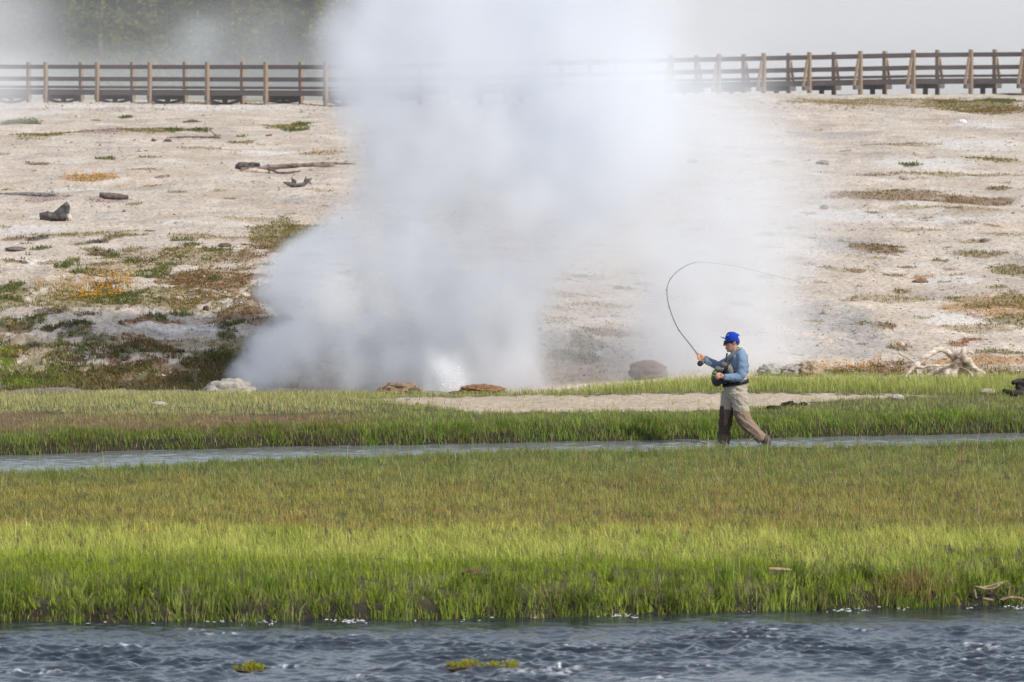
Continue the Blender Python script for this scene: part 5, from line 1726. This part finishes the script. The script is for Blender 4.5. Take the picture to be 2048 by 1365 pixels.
for i in range(m):
    t = -1 + 2 * i / (m - 1)
    at_ = abs(t)
    wrap = at_ ** 2.2
    x = 353 + 92 * wrap
    dy = math.copysign(.077 * min(1, (at_ * 1.25)) ** .8 + .006, t) if at_ > 1e-6 else 0
    hh = 18 * (1 - .66 * at_ ** 3) * (.75 + .25 * min(1, at_ * 6))
    yc = 238 - 13 * wrap
    for (d_, g_) in ((-hh, 0), (hh, 0), (hh, 6), (-hh, 6)):
        V.append(A(x + g_, yc + d_, dy))
for i in range(m - 1):
    for q in range(4):
        Fc.append((i * 4 + q, i * 4 + (q + 1) % 4, i * 4 + 4 + (q + 1) % 4, i * 4 + 4 + q))
mb.add(V, Fc, (.006, .006, .007))
TA(mb, [(443, 225, -.082), (470, 227, -.088)], [5, 5], 6, 2, 0, (.006, .006, .007))
M_GLASS = mat_attr('dark_lens', .12, 40, .95, 1.05, 0, spec=.6)
mb.build('sunglasses', M_GLASS, person, feet)

# pack worn on the chest: pouch, upper pocket, harness straps, buckle
cp = A(330, 640, -.1)
pk = empty('chest_pack', cp, 'bulging dark olive fishing pack strapped on the front of the angler', 'pack')
pk.location = cp
def pack(name, tubes, col, voxel=.0075, disp=.008, lab=None):
    mb = MB()
    for pts, rad in tubes:
        TA(mb, pts, rad, 14, 5)
    o = mb.build(name, M_DARK, pk, cp, voxel=voxel, disp=disp, dscale=15.0, colf=lambda W: np.array(col)[None] * (1 + .25 * fbm3(W[:, 0] * 14, W[:, 1] * 14, W[:, 2] * 14, 2, 9))[:, None])
    if lab: o['label'] = lab
    return o
pack('pouch', [([(262, 535, -.06), (285, 585, -.08), (300, 640, -.09), (330, 668, -.09)], [(34, .10), (62, .15), (74, .165), (34, .12)]), ([(330, 560, -.06), (360, 620, -.08), (370, 665, -.08)], [(50, .16), (50, .17), (34, .15)])], (.035, .034, .036), .008, .014)
pack('flap', [([(262, 520, -.12), (295, 520, -.12), (350, 535, -.12)], [(22, .09), (34, .11), (40, .12)])], (.13, .125, .115), .008, .012, 'grey striped top flap of the pack')
pack('pocket', [([(345, 470, -.06), (390, 500, -.09), (420, 535, -.10), (430, 590, -.09)], [(34, .11), (58, .155), (62, .165), (42, .15)])], (.145, .14, .12), .008, .012, 'grey olive upper pocket')
mb = MB()
TA(mb, [(385, 470, -.19), (400, 420, -.17), (428, 380, -.165), (468, 345, -.135), (505, 312, -.10), (535, 318, -.07)], [(11, .020)] * 4 + [(13, .022), (8, .018)], 10, 5)
o = mb.build('strap', M_DARK, pk, cp, voxel=.006, disp=.003, dscale=20.0, colf=lambda W: np.repeat(np.array([[.13, .125, .10]]), len(W), 0))
mb = MB()
TA(mb, [(372, 500, -.2), (378, 440, -.13), (382, 390, -.08), (390, 352, -.05)], [(10, .016), (9, .016), (9, .016), (12, .02)], 10, 5)
TA(mb, [(410, 470, -.225), (418, 430, -.22), (435, 395, -.2)], [8, 8, 7], 8)
mb.build('strap', M_DARK, pk, cp, voxel=.006, colf=lambda W: np.repeat(np.array([[.022, .022, .025]]), len(W), 0))
mb = MB()
mb.ball(A(345, 515, -.24), (7 * KZ, .012, 9 * KZ), (.5, .5, .48))
TA(mb, [(368, 480, -.24), (372, 510, -.25), (368, 545, -.25)], [7, 9, 6], 8, 3, 0, (.02, .02, .02))
TA(mb, [(398, 470, -.25), (392, 500, -.262), (388, 530, -.255)], [6, 7, 5], 8, 3, 0, (.02, .02, .02))
mb.build('clip', M_DARK, pk, cp)
mb = MB()
TA(mb, [(236, 545, -.17), (262, 560, -.2), (285, 535, -.2)], [4, 5, 4], 6, 3, 0, (.45, .55, .06))
TA(mb, [(225, 575, -.14), (245, 583, -.19), (262, 592, -.21)], [4, 4, 3], 6, 3, 0, (.45, .55, .06))
TA(mb, [(238, 545, -.12), (252, 552, -.16)], [7, 6], 6, 3, 0, (.02, .06, .5))
mb.build('cord', M_CLOTH, pk, cp)['label'] = 'yellow green cord loops'
mb = MB()
TA(mb, [(487, 296, -.115), (505, 288, -.112), (520, 292, -.10)], [5, 6, 5], 6, 3, 0, (.03, .30, .42))
TA(mb, [(490, 303, -.118), (510, 300, -.115)], [4, 4], 6, 3, 0, (.6, .5, .05))
mb.build('lanyard', M_CLOTH, person, feet)

# fly rod, reel and line
def B(px, py, dy=.125):
    return at(px, py, D0 + dy)
rb = B(1402, 717)
rod = empty('fishing_rod', rb, 'thin dark fly rod bent in a deep arc in the right hand of the angler', 'fishing rod')
M_ROD = mat_attr('rod_blank', .3, 30, .9, 1.1, 0, spec=.6)
M_LINE = mat_leaf('fly_line', .3)
mb = MB()
pts = [(1391.5, 704.4), (1376, 684), (1358.5, 661.5), (1346.5, 638), (1338.5, 614), (1334.6, 596), (1334, 580), (1336.5, 567), (1342.5, 556.5), (1351, 546.5), (1362, 538), (1376, 530), (1393, 524.6)]
mb.tube([B(*p) for p in pts], [.0075, .007, .0065, .006, .0055, .005, .0046, .0042, .0039, .0036, .0033, .003, .0026], 8, 6, (.02, .022, .026))
mb.build('blank', M_ROD, rod, rb)
mb = MB()
for t in (2, 4, 6, 8, 10):
    p = B(*pts[t])
    mb.ball(p + Vector((-.012, 0, -.004)), (.008, .004, .008), (.05, .05, .05), 8, 6)
mb.build('line_guide', M_ROD, rod, rb)
mb = MB()
mb.tube([B(1407, 724.5), B(1401, 716.5), B(1394, 707.5), B(1391, 703.8)], [.012, .015, .015, .010], 10, 4, (.42, .24, .12))
mb.build('grip', M_CLOTH, rod, rb)['label'] = 'cork handle of the rod'
mb = MB()
rc = B(1400, 727.6, .10)
def disc(c, r, th, col, n=26):
    V, Fc = [], []
    for i in range(n):
        a = 6.28318 * i / n
        for yy, rr in ((-th, r * .92), (-th * .6, r), (th * .6, r), (th, r * .92)):
            V.append(c + Vector((math.cos(a) * rr, yy, math.sin(a) * rr)))
    for i in range(n):
        j = (i + 1) % n
        for q in range(3):
            Fc.append((i * 4 + q, i * 4 + q + 1, j * 4 + q + 1, j * 4 + q))
    Fc.append(tuple(i * 4 for i in range(n)))
    Fc.append(tuple(i * 4 + 3 for i in range(n))[::-1])
    mb.add(V, Fc, col)
disc(rc, .044, .017, (.012, .014, .017))
disc(rc + Vector((0, -.019, 0)), .028, .004, (.03, .035, .04))
disc(rc + Vector((0, -.024, 0)), .010, .006, (.10, .10, .11))
mb.build('reel', M_DARK, rod, rb, smooth=False)
mb = MB()
mb.tube([rc + Vector((.03, .01, .03)), B(1406, 722)], [.008, .008], 8, 2, (.03, .03, .035))
mb.tube([rc + Vector((.04, -.012, -.01)), rc + Vector((.075, -.012, .02)), rc + Vector((.088, -.012, -.002))], [.008, .010, .008], 8, 3, (.02, .02, .025))
mb.build('reel_foot', M_DARK, rod, rb)
mb = MB()
lp = [(1393, 524.6), (1420, 526), (1454, 530), (1486, 536), (1515, 543), (1546, 550.5), (1577, 558.5), (1608, 569), (1638.5, 581.5), (1668.6, 596), (1704, 617), (1740.8, 644), (1766, 666), (1791.7, 689.7), (1810, 709), (1824, 724)]
mb.tube([B(p[0], p[1], .125 + .0016 * i * i * 4) for i, p in enumerate(lp)], [.0028] * len(lp), 6, 4, (.62, .66, .38))
mb.build('fly_line', M_LINE, rod, rb)['label'] = 'pale yellow fly line sweeping behind the angler'
mb = MB()
mb.tube([B(1404, 723, .10), B(1409, 722, .02), B(1418, 731, -.1), B(1428, 741, -.2), B(1434, 750.5, -.31)], [.003] * 5, 6, 5, (.55, .62, .30))
mb.build('hand_line', M_LINE, rod, rb)['label'] = 'yellow green line running to the left hand'
